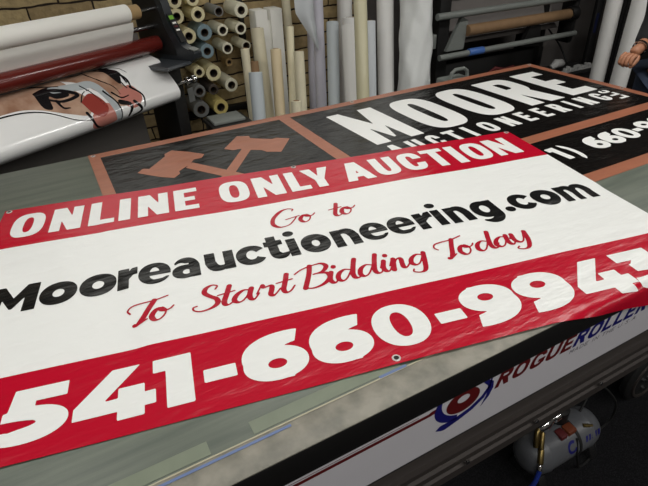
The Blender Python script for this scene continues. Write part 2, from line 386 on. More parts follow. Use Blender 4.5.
SCRIPT = {
 'o': [[(30,40),(20,43),(9,33),(3,17),(9,3),(20,2),(32,15),(36,32),(29,42),(25,36),(34,30),(46,34),(54,43)]],
 'T': [[(6,44),(0,56),(8,69),(30,74),(62,77),(94,86)],[(62,77),(49,50),(36,20),(24,1),(16,0),(22,-3),(44,12)]],
 'S': [[(60,72),(66,84),(54,91),(38,82),(33,64),(46,46),(59,32),(59,14),(42,1),(18,-3),(3,5),(2,16),(11,19)]],
 't': [[(36,74),(27,46),(16,14),(20,1),(32,4),(46,22)],[(4,44),(46,50)]],
 'a': [[(46,40),(32,44),(14,32),(4,13),(12,1),(26,6),(42,28),(50,45)],[(51,46),(43,22),(43,5),(52,1),(66,20)]],
 'r': [[(0,18),(13,42),(19,48),(20,38),(40,40),(38,24),(32,6),(40,0),(60,22)]],
 'B': [[(0,66),(20,80),(50,90),(72,92)],[(46,90),(34,52),(16,10),(12,1)],[(50,90),(76,92),(87,76),(72,56),(46,51)],[(56,52),(80,46),(82,24),(60,4),(32,-4),(12,2)]],
 'i': [[(0,20),(14,42)],[(17,44),(7,18),(9,3),(18,1),(34,22)],[(29,64),(30,67)]],
 'd': [[(44,38),(30,44),(12,32),(4,12),(12,1),(26,8),(46,36)],[(68,80),(55,48),(45,18),(47,3),(58,2),(70,20)]],
 'n': [[(0,20),(14,44)],[(18,44),(4,0)],[(8,14),(26,40),(38,40),(34,20),(32,5),(40,1),(58,20)]],
 'g': [[(44,40),(30,44),(12,32),(4,13),(12,2),(26,8),(48,40)],[(52,46),(40,10),(26,-24),(10,-32),(-6,-24),(-2,-14)]],
 'y': [[(0,26),(12,43)],[(14,44),(8,16),(18,2),(32,10),(50,42)],[(56,46),(44,6),(26,-24),(8,-30),(-6,-22),(2,-14)]],
 'G': [[(80,80),(84,90),(68,98),(44,88),(16,54),(8,18),(24,-4),(52,0),(74,24),(84,40)],[(50,34),(94,44)]],
}
def script_line(ink, items, base, thick=.0069, thin=.0024):
    for ch, x in items:
        for st in SCRIPT[ch]:
            P = [np.array((x+px*.001, base-py*.001)) for px, py in st]
            C_ = catmull(P, 5) if len(P) > 2 else [P[0]+(P[1]-P[0])*t for t in (0,.5,1)]
            rs = []
            for i in range(len(C_)):
                d = C_[min(i+1, len(C_)-1)]-C_[max(i-1, 0)]; L = np.hypot(*d)+1e-9
                k = max(0., d[1]/L); k = k*k*(3-2*k)
                if len(st) == 2 and abs(st[0][0]-st[1][0]) < 3: k = 1
                rs.append(thin+(thick-thin)*k)
            rs = list(np.convolve([rs[0]]*2+rs+[rs[-1]]*2, np.ones(5)/5, 'valid'))
            ink.stroke([tuple(c) for c in C_], rs)

# ------------------------------------------------------------------ camera
TH = .473992; PITCH = .574210; ROLL = -.0441057; EYE = 1.6708
cam = bpy.data.cameras.new('camera'); co = bpy.data.objects.new('camera', cam); COL.objects.link(co)
cam.sensor_width = 36; cam.lens = 28.163; cam.clip_start = .02
c, s_ = math.cos(TH), math.sin(TH)
tf = lambda v: Vector((v[0]*c+v[1]*s_, -v[0]*s_+v[1]*c, v[2]))
cp, sp = math.cos(PITCH), math.sin(PITCH)
fwd = Vector((0, cp, -sp)); up = Vector((0, sp, cp)); rt = Vector((1, 0, 0))
r2 = math.cos(ROLL)*rt+math.sin(ROLL)*up; u2 = -math.sin(ROLL)*rt+math.cos(ROLL)*up
R_, U_, F_ = tf(r2), tf(u2), tf(fwd)
co.matrix_world = Matrix(((R_.x, U_.x, -F_.x, 0), (R_.y, U_.y, -F_.y, 0), (R_.z, U_.z, -F_.z, EYE), (0, 0, 0, 1)))
sc.camera = co

# ------------------------------------------------------------------ room
XL, XR, YF, YB, ZC = -2.6, 5.6, -2.6, 3.62, 2.8
struct(MB().box(XL,YF,-.06,XR,YB,0).build('floor','carpet',smooth=False))
struct(MB().box(XL,YF,ZC,XR,YB,ZC+.06).build('ceiling','ceil',smooth=False))
WX0, WX1, WZ0, WZ1 = -.30, 2.95, 1.52, 2.70      # unseen glowing pane high in the back wall, added for haze on the banners
SPL = 2.30
b = MB(); b.box(XL,YB,0,SPL,YB+.15,WZ0); b.box(XL,YB,WZ0,WX0,YB+.15,ZC); b.box(WX0,YB,WZ1,SPL,YB+.15,ZC)
struct(b.build('wall_back','brick',smooth=False,origin=(0,0,0)))
b = MB(); b.box(SPL,YB,0,XR,YB+.15,WZ0); b.box(SPL,YB,WZ1,XR,YB+.15,ZC); b.box(WX1,YB,WZ0,XR,YB+.15,WZ1)
struct(b.build('wall_back','plaster',smooth=False))
struct(MB().box(XL-.1,YF,0,XL,YB,ZC).build('wall_left','plaster',smooth=False))
struct(MB().box(XR,YF,0,XR+.1,YB,ZC).build('wall_right','plaster',smooth=False))
struct(MB().box(XL,YF-.1,0,XR,YF,ZC).build('wall_front','plaster',smooth=False))
w = struct(MB().box(WX0,YB+.06,WZ0,WX1,YB+.09,WZ1).build('haze_pane_1','paneglow',smooth=False))
fb = MB()
for x in np.linspace(WX0, WX1, 4): fb.box(x-.025,YB-.005,WZ0,x+.025,YB+.05,WZ1)
fb.box(WX0,YB-.005,WZ0-.03,WX1,YB+.05,WZ0+.03); fb.box(WX0,YB-.005,WZ1-.03,WX1,YB+.05,WZ1+.03)
fo = fb.build('pane_frame','frame',w,smooth=False); struct(fo)  # bars of the added pane, unseen as well

# ceiling strip lights
def strip(x, y, L, label):
    t = thing('strip_light', (x,y,ZC-.12), label, 'ceiling light', 'fluorescent strip lights on the ceiling')
    MB().box(x-L/2,y-.07,ZC-.05,x+L/2,y+.07,ZC,.008).build('light_housing','frame',t)
    for dy in (-.035,.035): MB().cyl((x-L/2+.03,y+dy,ZC-.08),(x+L/2-.03,y+dy,ZC-.08),.018,12).build('lamp_tube','lamp',t)
    for dx in (-1,1): MB().box(x+dx*(L/2-.015)-.015,y-.06,ZC-.11,x+dx*(L/2-.015)+.015,y+.06,ZC-.05).build('lamp_holder','frame',t)
LIGHTS = [(-.9,1.25),(.7,1.25),(2.3,1.25),(3.9,1.25),(-.9,-1.3),(.7,-1.3),(2.3,-1.3),(3.9,-1.3)]
for i,(x,y) in enumerate(LIGHTS):
    strip(x,y,1.25,'white twin tube strip light on the ceiling, %s row, %s' % (('rear','front')[i//4], ('first from the left','second from the left','third from the left','fourth from the left')[i%4]))
def area(n, loc, sx, sy, power, col=(1,1,1), rot=(0,0,0)):
    l = bpy.data.lights.new(n,'AREA'); l.shape = 'RECTANGLE'; l.size = sx; l.size_y = sy; l.energy = power; l.color = col
    o = bpy.data.objects.new(n,l); COL.objects.link(o); o.location = loc; o.rotation_euler = rot; return o
for i,(x,y) in enumerate(LIGHTS):
    area('strip_glow',(x,y,ZC-.13),1.2,.14,(30,34)[i//4],(1,.985,.95))

# ------------------------------------------------------------------ table
TX0, TX1, TY0, TY1, TZ = -1.25, 2.492, .5055, 2.128, .8965
tbl = thing('flatbed_table',((TX0+TX1)/2,(TY0+TY1)/2,0),'long flatbed work table with black edge, white sign panel and aluminium rail','table')
MB().box(TX0,TY0+.002,.835,TX1,TY1,.8935,.003).build('table_top','blackmetal',tbl)
MB().box(TX0,TY0,.822,TX1,TY0+.02,.894,.003).build('edge_rail','blackmetal',tbl)
MB().box(TX0,TY0+.001,.894,TX1,.572,.8964,.0008).build('edge_strip','strip',tbl)
MB().box(TX0,.573,.894,TX1,TY1-.002,.8965,.0008).build('cutting_mat','mat_top',tbl,label='greenish grey cutting mat')
pn = MB().box(TX0+.02,TY0+.004,.676,TX1-.02,TY0+.02,.822).build('sign_panel','panel',tbl,label='white sign panel with red and blue lettering')
# lettering on the front panel (x along the table, height z)
FY = TY0+.0036
def front(x, y): return (x, FY, -y)
FB, FC = .7755, .8215
def rogue(word, xs, wds, mt, lab):
    ink = Ink(xs[0]-.03, -FC-.002, xs[-1]+.07, -FB+.002, .0009)
    for ch, x, ww in zip(word, xs, wds): put(ink, ch, x, -FC, x+ww, -FB, .0125, .010, 2.8, .30, -FB)
    o = ink.mesh(front).build('lettering', mt, tbl, smooth=False, label=lab); o.parent = pn; o.location = Vector(world_loc(tbl))*0
    return o
mk = rogue
def reparent(o, p):
    o.parent = p; o.location = (0,0,0)
    return o
class _T: pass
# the panel's own mesh sits in the table's frame, so its children share that frame
mk('ROGUE',[.668,.716,.770,.822,.874],[.042,.046,.046,.044,.038],'panelred','dark red slanted capitals')
mk('ROLLER',[.918,.966,1.020,1.062,1.104,1.150],[.042,.046,.036,.036,.038,.042],'panelblue','dark blue slanted capitals')
LINE = {'M':[[(0,1),(0,0),(.5,.7),(1,0),(1,1)]],'A':[[(0,1),(.5,0),(1,1)],[(.2,.65),(.8,.65)]],'D':[[(0,0),(0,1),(.6,1),(1,.7),(1,.3),(.6,0),(0,0)]],
 'E':[[(1,0),(0,0),(0,1),(1,1)],[(0,.5),(.8,.5)]],'I':[[(.5,0),(.5,1)]],'N':[[(0,1),(0,0),(1,1),(1,0)]],'T':[[(0,0),(1,0)],[(.5,0),(.5,1)]],
 'H':[[(0,0),(0,1)],[(1,0),(1,1)],[(0,.5),(1,.5)]],'U':[[(0,0),(0,.8),(.3,1),(.7,1),(1,.8),(1,0)]],'S':[[(1,.1),(.6,0),(.2,.1),(.1,.3),(.8,.6),(.9,.85),(.5,1),(0,.9)]],'.':[[(.4,1),(.5,1)]]}
ink = Ink(.91,-.772,1.22,-.755,.0008); x = .914
for ch in 'MADE IN THE U.S.A.':
    if ch == ' ': x += .009; continue
    ww = .004 if ch in 'I.' else .0115
    for st in LINE[ch]:
        ink.stroke([(x+px*ww+(1-py)*.003, -.768+py*.011) for px, py in st], [.0011]*len(st))
    x += ww+.0062
o = ink.mesh(front).build('small_lettering','panelgrey',tbl,smooth=False); reparent(o, pn)
# round emblem: red disc with a hole, blue swooshes
def fmesh(ops, bb, mt, name, lab, cell=.0011):
    ink = Ink(bb[0],-bb[3],bb[2],-bb[1],cell)
    f = [(g,[(px,-pz) for px, pz in p]) for g, p in ops]
    ink.ops(f,bb[0],-bb[3],bb[2],-bb[1])
    o = ink.mesh(front).build(name, mt, tbl, smooth=False, label=lab); return reparent(o, pn)
ex, ez = .578, .792
fmesh([('+',SE(ex-.046,ez-.034,ex+.046,ez+.034)),('-',SE(ex-.017,ez-.004,ex+.017,ez+.018)),('-',RC(.4,.8212,.8,.9))],(.50,.72,.66,.8212),'panelred','emblem','dark red disc with a pale centre')
fmesh([('+',SE(ex-.078,ez-.052,ex+.062,ez+.062)),('-',SE(ex-.060,ez-.040,ex+.085,ez+.075)),('-',RC(.4,.8212,.8,.9)),('-',RC(ex-.012,.70,.8,.9))],(.48,.72,.66,.8212),'panelblue','emblem','blue crescent around the disc')
fmesh([('+',[(.508,.735),(.520,.745),(.560,.746),(.600,.756),(.632,.775),(.650,.80),(.652,.8212),(.657,.8212),(.655,.795),(.640,.765),(.610,.745),(.570,.732),(.535,.724),(.525,.726)])],(.49,.72,.67,.8212),'panelblue','emblem','thin blue swoosh')
fmesh([('+',[(.628,.8212),(.645,.8212),(.662,.806),(.664,.785),(.655,.762),(.633,.738),(.646,.770),(.646,.800)])],(.61,.73,.68,.8212),'panelblue','emblem','blue swoosh right of the disc')
fmesh([('+',RC(TX0+.2,.797,.492,.8065)),('+',RC(TX0+.2,.8105,.46,.8125)),('+',[(.470,.7985),(.50,.7985),(.505,.8105),(.492,.8105)])],(TX0+.2,.79,.51,.815),'panelred','printed_stripe','dark red stripe',.002)
# rail under the panel
MB().box(TX0,TY0+.012,.655,TX1,TY0+.05,.676).build('rail_gap','blackmetal',tbl,smooth=False)
prof = [(.012,.655),(-.006,.652),(-.012,.640),(-.012,.624),(-.004,.620),(-.004,.612),(-.014,.608),(-.014,.590),(-.004,.586),(-.004,.576),(-.014,.572),(-.014,.545),(-.002,.540),(.05,.54),(.05,.655)]
rl = MB().prism(prof,lambda a,z:(TX0,TY0+a,z),lambda a,z:(TX1,TY0+a,z)).build('guide_rail','darkrail',tbl,smooth=False,label='grooved dark aluminium rail')
for bx in (.28,.604,.83,1.073,1.5,1.9): 
    o = MB().cyl((bx,TY0-.014,.581),(bx,TY0-.018,.581),.006,10).build('bolt','steel',tbl); reparent(o, rl)
MB().box(TX0,TY0+.03,.46,TX1,TY0+.09,.54,.004).build('lower_beam','blackmetal',tbl)
for lx in (TX0+.15,.42,2.12,TX1-.06):
    for ly in (TY0+.14,TY1-.12):
        MB().box(lx-.04,ly-.04,.0,lx+.04,ly+.04,.835,.004).build('leg','blackmetal',tbl)
MB().box(TX0+.1,TY1-.16,.2,TX1-.1,TY1-.11,.28).build('stretcher','blackmetal',tbl,smooth=False)
# tape on the table
def flat(name, x0,y0,x1,y1,z,mt,lab,cat,th=.0006,grp=None,sk=0):
    return tag(MB().prism([(x0,y0),(x1,y0),(x1+sk,y1),(x0+sk,y1)],lambda a,b_:(a,b_,z),lambda a,b_:(a,b_,z+th)).build(name,mt,smooth=False),lab,cat,grp)
flat('masking_tape',-.6,.560,.205,.5655,.8967,'bluetape','long thin blue tape line along the front edge of the table','tape')
flat('masking_tape',.405,.5715,.47,.578,.8967,'bluetape','short blue tape piece near the bottom grommet of the red banner','tape')
flat('edge_tape',TX0,.5705,TX1,.5735,.8966,'seam','thin yellowish seam line between the grey edge strip and the green mat','tape')
flat('clear_tape',.14,.578,.46,.607,.8967,'tape','pale green tape strip beside the blue line at the front edge','tape')
flat('clear_tape',-.35,.578,.06,.607,.8967,'tape','pale green tape strip at the lower left corner of the table','tape')

# ------------------------------------------------------------------ banners
def place(tlx, tly, ang):
    a = np.array((math.cos(ang), math.sin(ang))); bb = np.array((-math.sin(ang), math.cos(ang)))
    return lambda s, t: np.array((tlx, tly))+a*s-bb*t
BLK = place(.047,2.1225,-.0009); BW, BH = 2.44, 1.2055
RED = place(-.2485,1.7741,-.20429); RW, RH = 1.8647, 1.0228
def hb(x, y): return .0006*(math.sin(5.1*x+2.3*y)+math.sin(9*x-6*y+1)) + .0020
def black_pt(off):
    def f(s, t):
        x, y = BLK(s, t); return (x, y, TZ+hb(x, y)+off)
    return f
def hr(x, y):
    return .0009*math.sin(4.2*x-3.1*y+.4)+.0008*math.sin(8.3*x+5.7*y)+.0006*math.sin(13*x-11*y+2)
RB = .022
def drape(x, y, z):
    """lay a point of the sheet over the front edge of the table"""
    y0 = TY0+.004; d = y0-y
    # the sheet lifts a little before it rolls over the edge
    if d <= 0: return (x, y, z)
    tm = 1.25; L = RB*tm; off = z-TZ
    if d < L: a = d/RB; p = (y0-RB*math.sin(a), TZ-RB*(1-math.cos(a))); n = (-math.sin(a), math.cos(a))
    else:
        a = tm; e = d-L; fl = .012*math.sin(x*17+.6)*min(1, e/.06)
        p = (y0-RB*math.sin(a)-e*math.cos(a)-fl*.5, TZ-RB*(1-math.cos(a))-e*math.sin(a)); n = (-math.sin(a), math.cos(a))
    return (x, p[0]+n[0]*off, p[1]+n[1]*off)
def red_pt(off):
    def f(s, t):
        bow = .007*math.sin(PI*min(max(s/RW,0),1))*max(0,1-t/.9)
        x, y = RED(s, t+bow)
        # the second sheet rides over the first one
        e1 = y-(2.1225-BH); over = 1/(1+math.exp(-min(40,(e1+.030)/.007)))/(1+math.exp(-min(40,(x-.012)/.007)))
        return drape(x, y, TZ+.0034+(hb(x, y)+.0008)*over+hr(x, y)+off)
    return f
def sheet(name, pt, S, T, mats, bounds, parent, lab=None):
    mb = MB(); P = [[pt(s, t) for t in T] for s in S]; a, b_ = len(S), len(T)
    mb.v = [p for r in P for p in r]
    low = [(p[0], p[1], p[2]-.0006) for p in mb.v]; N = len(mb.v); mb.v = mb.v+low
    for i in range(a-1):
        for j in range(b_-1):
            tm = (T[j]+T[j+1])/2; k = sum(tm > q for q in bounds)
            mi = k if k < len(mats) else 0
            mb.f.append((i*b_+j,(i+1)*b_+j,(i+1)*b_+j+1,i*b_+j+1)[::-1]); mb.mi.append(mi)
            mb.f.append((N+i*b_+j,N+(i+1)*b_+j,N+(i+1)*b_+j+1,N+i*b_+j+1)); mb.mi.append(mi)
    return mb
lin = lambda a, b_, st: list(np.linspace(a, b_, max(2, int(round((b_-a)/st))+1)))
bt = thing('vinyl_banner',(1.267,1.52,TZ),'large black vinyl banner with brown borders and gavels lying under the red one','banner')
sheet('sheet',black_pt(0),lin(0,BW,.03),lin(0,BH,.03),['brown'],[],bt).build('sheet','brown',bt,label='brown banner sheet whose colour shows as the borders')
for n_,(x0,y0,x1,y1) in enumerate([(.042,.050,.815,1.150),(.870,.050,2.392,.803),(.870,.862,2.392,1.150)]):
    pt = black_pt(.0004+.0); mb = MB(); S_, T_ = lin(x0,x1,.03), lin(y0,y1,.03)
    mb.grid([[pt(s,t) for t in T_] for s in S_]); mb.f = [f[::-1] for f in mb.f]
    mb.build('black_field','bblack',bt,label=('black field behind the gavels','black field behind the large white name','black field behind the phone number')[n_])
def blk(ops_or_puts, bb, mt, name, lab, cell=.0028, off=.0009):
    ink = Ink(*bb, cell); ops_or_puts(ink); return ink.mesh(black_pt(off)).build(name, mt, bt, label=lab)
def f1(ink):
    ink.ops([('+',[(1.009,.138),(1.072,.136),(1.136,.336),(1.173,.138),(1.246,.138),(1.25,.546),(1.184,.546),(1.168,.376),(1.136,.508),(1.126,.508),(1.090,.372),(1.086,.546),(1.018,.546)])],1.0,.13,1.26,.55)
    for ch, x0, x1 in (('O',1.312,1.532),('O',1.588,1.808)): put(ink,ch,x0,.134,x1,.55,.087,.068,3.2)
    put(ink,'R',1.866,.138,2.084,.546,.082,.070,3.2); put(ink,'E',2.140,.134,2.316,.546,.084,.072)
blk(f1,(1.0,.13,2.33,.56),'bwhite','lettering','big white capitals MOORE')
def f2(ink):
    for ch, x0, x1 in [('A',1.022,1.088),('U',1.118,1.178),('C',1.212,1.272),('T',1.304,1.364),('I',1.404,1.428),('O',1.484,1.550),('N',1.598,1.658),('E',1.706,1.758),('E',1.806,1.858),('R',1.908,1.966),('I',2.014,2.038),('N',2.088,2.146),('G',2.190,2.250)]:
        put(ink,ch,x0,.576,x1,.688,.023,.022,2.8)
blk(f2,(1.0,.57,2.26,.70),'bwhite','lettering','white spaced capitals below the big name',.0022)
def f3(ink):  # LLC turned a quarter
    q = [('L',0.),('L',.048),('C',.096)]
    for ch, o_ in q:
        ops = [(g,[(2.272+y, .706-o_-x) for x, y in p]) for g, p in glyph(ch,.040,.058,.016,.016)]
        ink.ops(ops,2.26,.55,2.34,.71)
blk(f3,(2.265,.56,2.335,.71),'bwhite','lettering','tiny white letters turned a quarter',.0018)
def f4(ink):
    X = 1.225
    for ch, x0, x1 in [('(',1.290,1.318),('5',1.325,1.400),('4',1.402,1.474),('1',1.506,1.548),(')',1.575,1.604)]:
        put(ink,ch,x0,.932 if ch not in '()' else .925,x1,1.040 if ch not in '()' else 1.068,.028 if ch=='1' else .020,.028)
    for ch, x in [('6',1.682),('6',1.771),('0',1.861),('9',2.001),('9',2.090),('4',2.180),('3',2.272)]: put(ink,ch,x,.932,x+.086,1.040,.03,.026)
    put(ink,'-',1.955,.975,1.993,1.002,.02,.02)
blk(f4,(1.28,.92,2.38,1.08),'bwhite','lettering','white phone number',.0024)
def f5(ink):
    gl = [(0.139,0.28),(0.164,0.253),(0.186,0.267),(0.266,0.18),(0.268,0.157),(0.304,0.135),(0.362,0.194),(0.404,0.248),(0.385,0.278),(0.352,0.278),(0.328,0.312),(0.293,0.338),(0.276,0.352),(0.274,0.374),(0.246,0.399),(0.204,0.362)]
    gr = [(0.487,0.243),(0.579,0.14),(0.624,0.165),(0.619,0.191),(0.646,0.217),(0.690,0.250),(0.713,0.250),(0.757,0.286),(0.669,0.396),(0.620,0.365),(0.610,0.339),(0.555,0.298),(0.541,0.279),(0.513,0.276)]
    ink.ops([('+',gl)],.13,.12,.42,.41); ink.ops([('+',gr)],.48,.13,.77,.40)
    ink.ops([('+',[(.305,.335),(.340,.300),(.66,.80),(.62,.83)])],.29,.29,.68,.85)
    ink.ops([('+',[(.546,.285),(.577,.308),(.185,.83),(.155,.80)])],.14,.28,.60,.85)
    ink.ops([('+',RC(.16,.90,.72,.96))],.15,.88,.74,.98)
blk(f5,(.12,.12,.78,.99),'brown','gavel_emblem','pair of crossed brown gavels',.003,.0008)
def grommet(pt, s, t, parent):
    c0 = np.array(pt(s, t)); c1 = np.array(pt(s+.004, t)); c2 = np.array(pt(s, t+.004))
    a = Vector(c1-c0).normalized(); b_ = Vector(c2-c0); n = b_.cross(a).normalized()
    mb = MB(); mb.lathe(Vector(c0)-n*.0005, n, [(0,.0048),(0,.0095),(.0010,.0085),(.0012,.0070),(.0008,.0052)], 18, True)
    g = mb.build('grommet','ring',parent)
    h = MB(); h.lathe(Vector(c0)+n*.0001, n, [(0,.0057),(.0004,.0057)], 16); o = h.build('grommet_hole','hole',parent); o.parent = g; o.location = (0,0,0)
for s, t in ((.018,.018),(1.22,.016),(2.42,.016),(2.42,.6),(2.42,1.188)): grommet(black_pt(.001), s, t, bt)

rtg = thing('vinyl_banner',(.7,1.1,TZ),'red and white auction banner lying on top and hanging over the front edge','banner')
T = lin(0,.2537,.0101)[:-1]+lin(.2537,.7982,.0101)[:-1]+lin(.7982,RH,.008)
sh = sheet('sheet',red_pt(0),lin(0,RW,.01),T,['red','white','red'],[.2537,.7982],rtg)
sh.build('sheet',['red','white','red'],rtg,angle=180)
def red(fn, bb, mt, lab, cell=.0025, off=.0007):
    ink = Ink(*bb, cell); fn(ink); return ink.mesh(red_pt(off)).build('lettering', mt, rtg, label=lab, angle=180)
def g1(ink):
    for ch, x0, x1 in [('O',.044,.138),('N',.158,.248),('L',.270,.346),('I',.359,.394),('N',.417,.512),('E',.531,.607),('O',.679,.777),('N',.796,.893),('L',.912,.982),('Y',.972,1.074),('A',1.110,1.214),('U',1.230,1.318),('C',1.334,1.424),('T',1.436,1.524),('I',1.540,1.577),('O',1.596,1.690),('N',1.704,1.802)]:
        put(ink,ch,x0,.051,x1,.202,.0335,.028,2.8)
red(g1,(.04,.045,1.81,.21),'white','white heading capitals ONLINE ONLY AUCTION')
def g2(ink):
    t0, t1 = .481, .576
    put(ink,'M',.066,.463,.178,.576,.030,.03)
    for ch, x0, x1 in [('o',.183,.272),('o',.277,.367),('r',.370,.419),('e',.421,.503),('a',.506,.578),('u',.592,.670),('c',.675,.755),('o',.857,.941),('n',.950,1.026),('e',1.032,1.113),('e',1.117,1.198),('r',1.207,1.264),('n',1.309,1.383),('c',1.521,1.600),('o',1.603,1.692),('m',1.700,1.818)]:
        put(ink,ch,x0,t0 if ch in 'oeca' else t0+.002,x1,t1 if ch in 'oeca' else t1-.002,.0305 if ch == 'o' else .028,.031 if ch in 'o' else .025)
    put(ink,'t',.757,.453,.815,.573,.0275,.024)
    for x in (.820,1.268):
        put(ink,'I',x,.483,x+.0275,.571,.03,.03); put(ink,'.',x-.001,.440,x+.031,.469,.03,.03)
    put(ink,'g',1.391,.479,1.474,.608,.0275,.024); put(ink,'.',1.489,.541,1.520,.572,.03,.03)
red(g2,(.06,.435,1.83,.61),'blackink','heavy black web address',.0022)
def g3(ink): script_line(ink,[('G',.799),('o',.888),('t',.984),('o',1.019)],.406)
red(g3,(.79,.29,1.10,.42),'redink','red script words Go to',.0017)
def g4(ink): script_line(ink,[('T',.397),('o',.449),('S',.545),('t',.604),('a',.640),('r',.700),('t',.750),('B',.806),('i',.880),('d',.903),('d',.962),('i',1.024),('n',1.050),('g',1.104),('T',1.194),('o',1.250),('d',1.300),('a',1.356),('y',1.410)],.7215)
red(g4,(.38,.62,1.50,.76),'redink','red script words To Start Bidding Today',.0018)
def g5(ink):
    for ch, x0, x1 in [('5',.168,.296),('4',.304,.456),('1',.451,.529),('6',.629,.766),('6',.775,.910),('0',.921,1.049),('9',1.145,1.281),('9',1.287,1.425),('4',1.437,1.589),('3',1.586,1.712)]:
        put(ink,ch,x0,.849,x1,.985,.053,.03)
    for x in (.550,1.069): put(ink,'-',x,.911,x+.066,.946,.03,.03)
red(g5,(.16,.845,1.72,.99),'white','large white phone number',.0026)
for s, t in ((.014,.012),(.962,.010),(1.852,.010),(.020,1.008),(.934,1.008),(1.85,1.008)): grommet(red_pt(.001), s, t, rtg)

# ------------------------------------------------------------------ laminator (local frame: x along its rollers, -y to the front)
PX, PY = .5453, 3.070; LR = math.radians(28)
lam = thing('roll_laminator',(PX,PY,0),'wide roll laminator with red pressure roller and charcoal end housing','laminator',rz=LR)
U0 = -1.35
def q(name, mb, mt, lab=None, par=None, ang=35):
    o = mb.build(name, mt, par or lam, label=lab, angle=ang); return o
L_ = lambda: LMB()
q('pressure_roller', L_().cyl((U0,0,1.10),(.055,0,1.10),.042,32,.004), 'redrubber','dark red glossy rubber roller')
q('roller_shaft', L_().cyl((U0-.1,0,1.10),(.06,0,1.10),.012,14), 'steel')
hp = catmull([(-.17,1.47),(-.04,1.46),(.03,1.40),(.072,1.300),(.100,1.200),(.165,1.105),(.215,1.080),(.262,1.068),(.262,1.035)],4)
hp = [tuple(p) for p in hp]+[(.20,1.0),(.0,.985),(-.17,.98)]
hs = q('end_housing', L_().prism(hp,lambda v,z:(.072,-v,z),lambda v,z:(.125,-v,z)), 'housing','charcoal curved end housing')
q('housing_recess', L_().prism([(-.16,1.44),(-.05,1.43),(.0,1.37),(.035,1.28),(.062,1.18),(.12,1.08),(.12,1.04),(-.16,1.04)],lambda v,z:(.070,-v,z),lambda v,z:(.074,-v,z)), 'blackmetal')
def onslope(v0,z0,v1,z1,x0,x1,th):
    d = Vector((0,-(v1-v0),z1-z0)).normalized(); n = Vector((1,0,0)).cross(d).normalized(); n = n if n.z > 0 else -n
    a = Vector((x0,-v0,z0)); b_ = Vector((x0,-v1,z1)); e = Vector((x1-x0,0,0))
    vs = [a,a+e,b_+e,b_]; return L_().add([p-n*.001 for p in vs]+[p+n*th for p in vs],[(0,1,2,3),(7,6,5,4),(0,4,5,1),(1,5,6,2),(2,6,7,3),(3,7,4,0)])
q('control_panel', onslope(.088,1.250,.168,1.112,.078,.119,.004),'blackmetal')
q('display', onslope(.094,1.240,.104,1.222,.082,.110,.007),'green')
for i_,(va,za) in enumerate(((.112,1.207),(.122,1.190),(.132,1.173))):
    q('button', onslope(va,za,va+.005,za-.008,.085,.108,.009),('paper','redp','paper')[i_])
q('end_cap', onslope(.215,1.084,.258,1.074,.076,.121,.004),'bargrey')
q('shelf', L_().prism([(-.12,.985),(.22,1.0),(.235,1.010),(.22,1.020),(-.12,1.006)],lambda v,z:(-.09,-v,z),lambda v,z:(.072,-v,z)),'greyplastic')
q('bearing', L_().lathe((.055,0,1.10),(1,0,0),[(0,.022),(.006,.026),(.010,.016),(.016,.014)],18),'chrome')
q('idler_bar', L_().cyl((U0,.03,1.185),(.071,.03,1.185),.013,14),'steel')
q('end_frame', L_().box(.03,-.08,0,.115,.14,.99,.006),'blackmetal')
q('end_frame', L_().box(U0-.09,-.12,0,U0-.01,.14,1.4,.006),'blackmetal')
q('foot', L_().box(-.0,-.30,0,.11,.34,.07,.01),'blackmetal')
q('foot', L_().box(U0-.10,-.30,0,U0,.34,.07,.01),'blackmetal')
q('cross_beam', L_().box(U0,.02,.20,.02,.08,.30,.004),'blackmetal')
q('rear_beam', L_().box(U0,.06,1.02,.03,.10,1.10,.004),'blackmetal')
q('take_up_shaft', L_().cyl((U0,-.140,.895),(.16,-.140,.895),.009,14),'chrome','chrome shaft')
for xx in (.10,.145):
    q('clamp', L_().lathe((xx,-.140,.895),(1,0,0),[(-.014,.012),(-.012,.022),(-.003,.024),(.003,.017),(.010,.022),(.014,.012)],14),'chrome')
q('take_up_shaft', L_().cyl((U0,-.03,.935),(.12,-.03,.935),.009,14),'blackmetal')
q('clamp', L_().lathe((.12,-.03,.935),(1,0,0),[(-.02,.014),(-.016,.026),(.0,.028),(.004,.018),(.016,.024),(.02,.012)],14),'chrome')
lamshaft = q('unwind_shaft', L_().cyl((U0-.05,-.012,1.278),(.071,-.012,1.278),.012,14),'chrome')
# white media roll on the unwind shaft and its hanging sheet
def lthing(name, lab, cat, grp=None): return thing(name,(PX,PY,0),lab,cat,grp,rz=LR)
rr = lthing('media_roll','fat white media roll on the top shaft of the laminator','media roll')
rr.location = (PX,PY,0)
q('film', L_().pipe((U0,-.012,1.278),(-.115,-.012,1.278),.045,.0265,36),'paper',None,rr)
q('core', L_().pipe((U0-.01,-.012,1.278),(-.045,-.012,1.278),.036,.0125,28),'tan','tan cardboard core',rr)
pr_ = catmull([(.030,1.235),(.022,1.20),(.006,1.17),(-.01,1.138)],4)
sb = L_(); P = [[(u,-(v),z) for u in (U0,-.9,-.5,-.10)] for v, z in pr_]; sb.grid(P); q('hanging_sheet', sb,'paper',None,rr,180)
q('backing_panel', L_().box(U0,.02,.99,-.05,.03,1.17),'greysheet','grey backing panel behind the roller',lam)
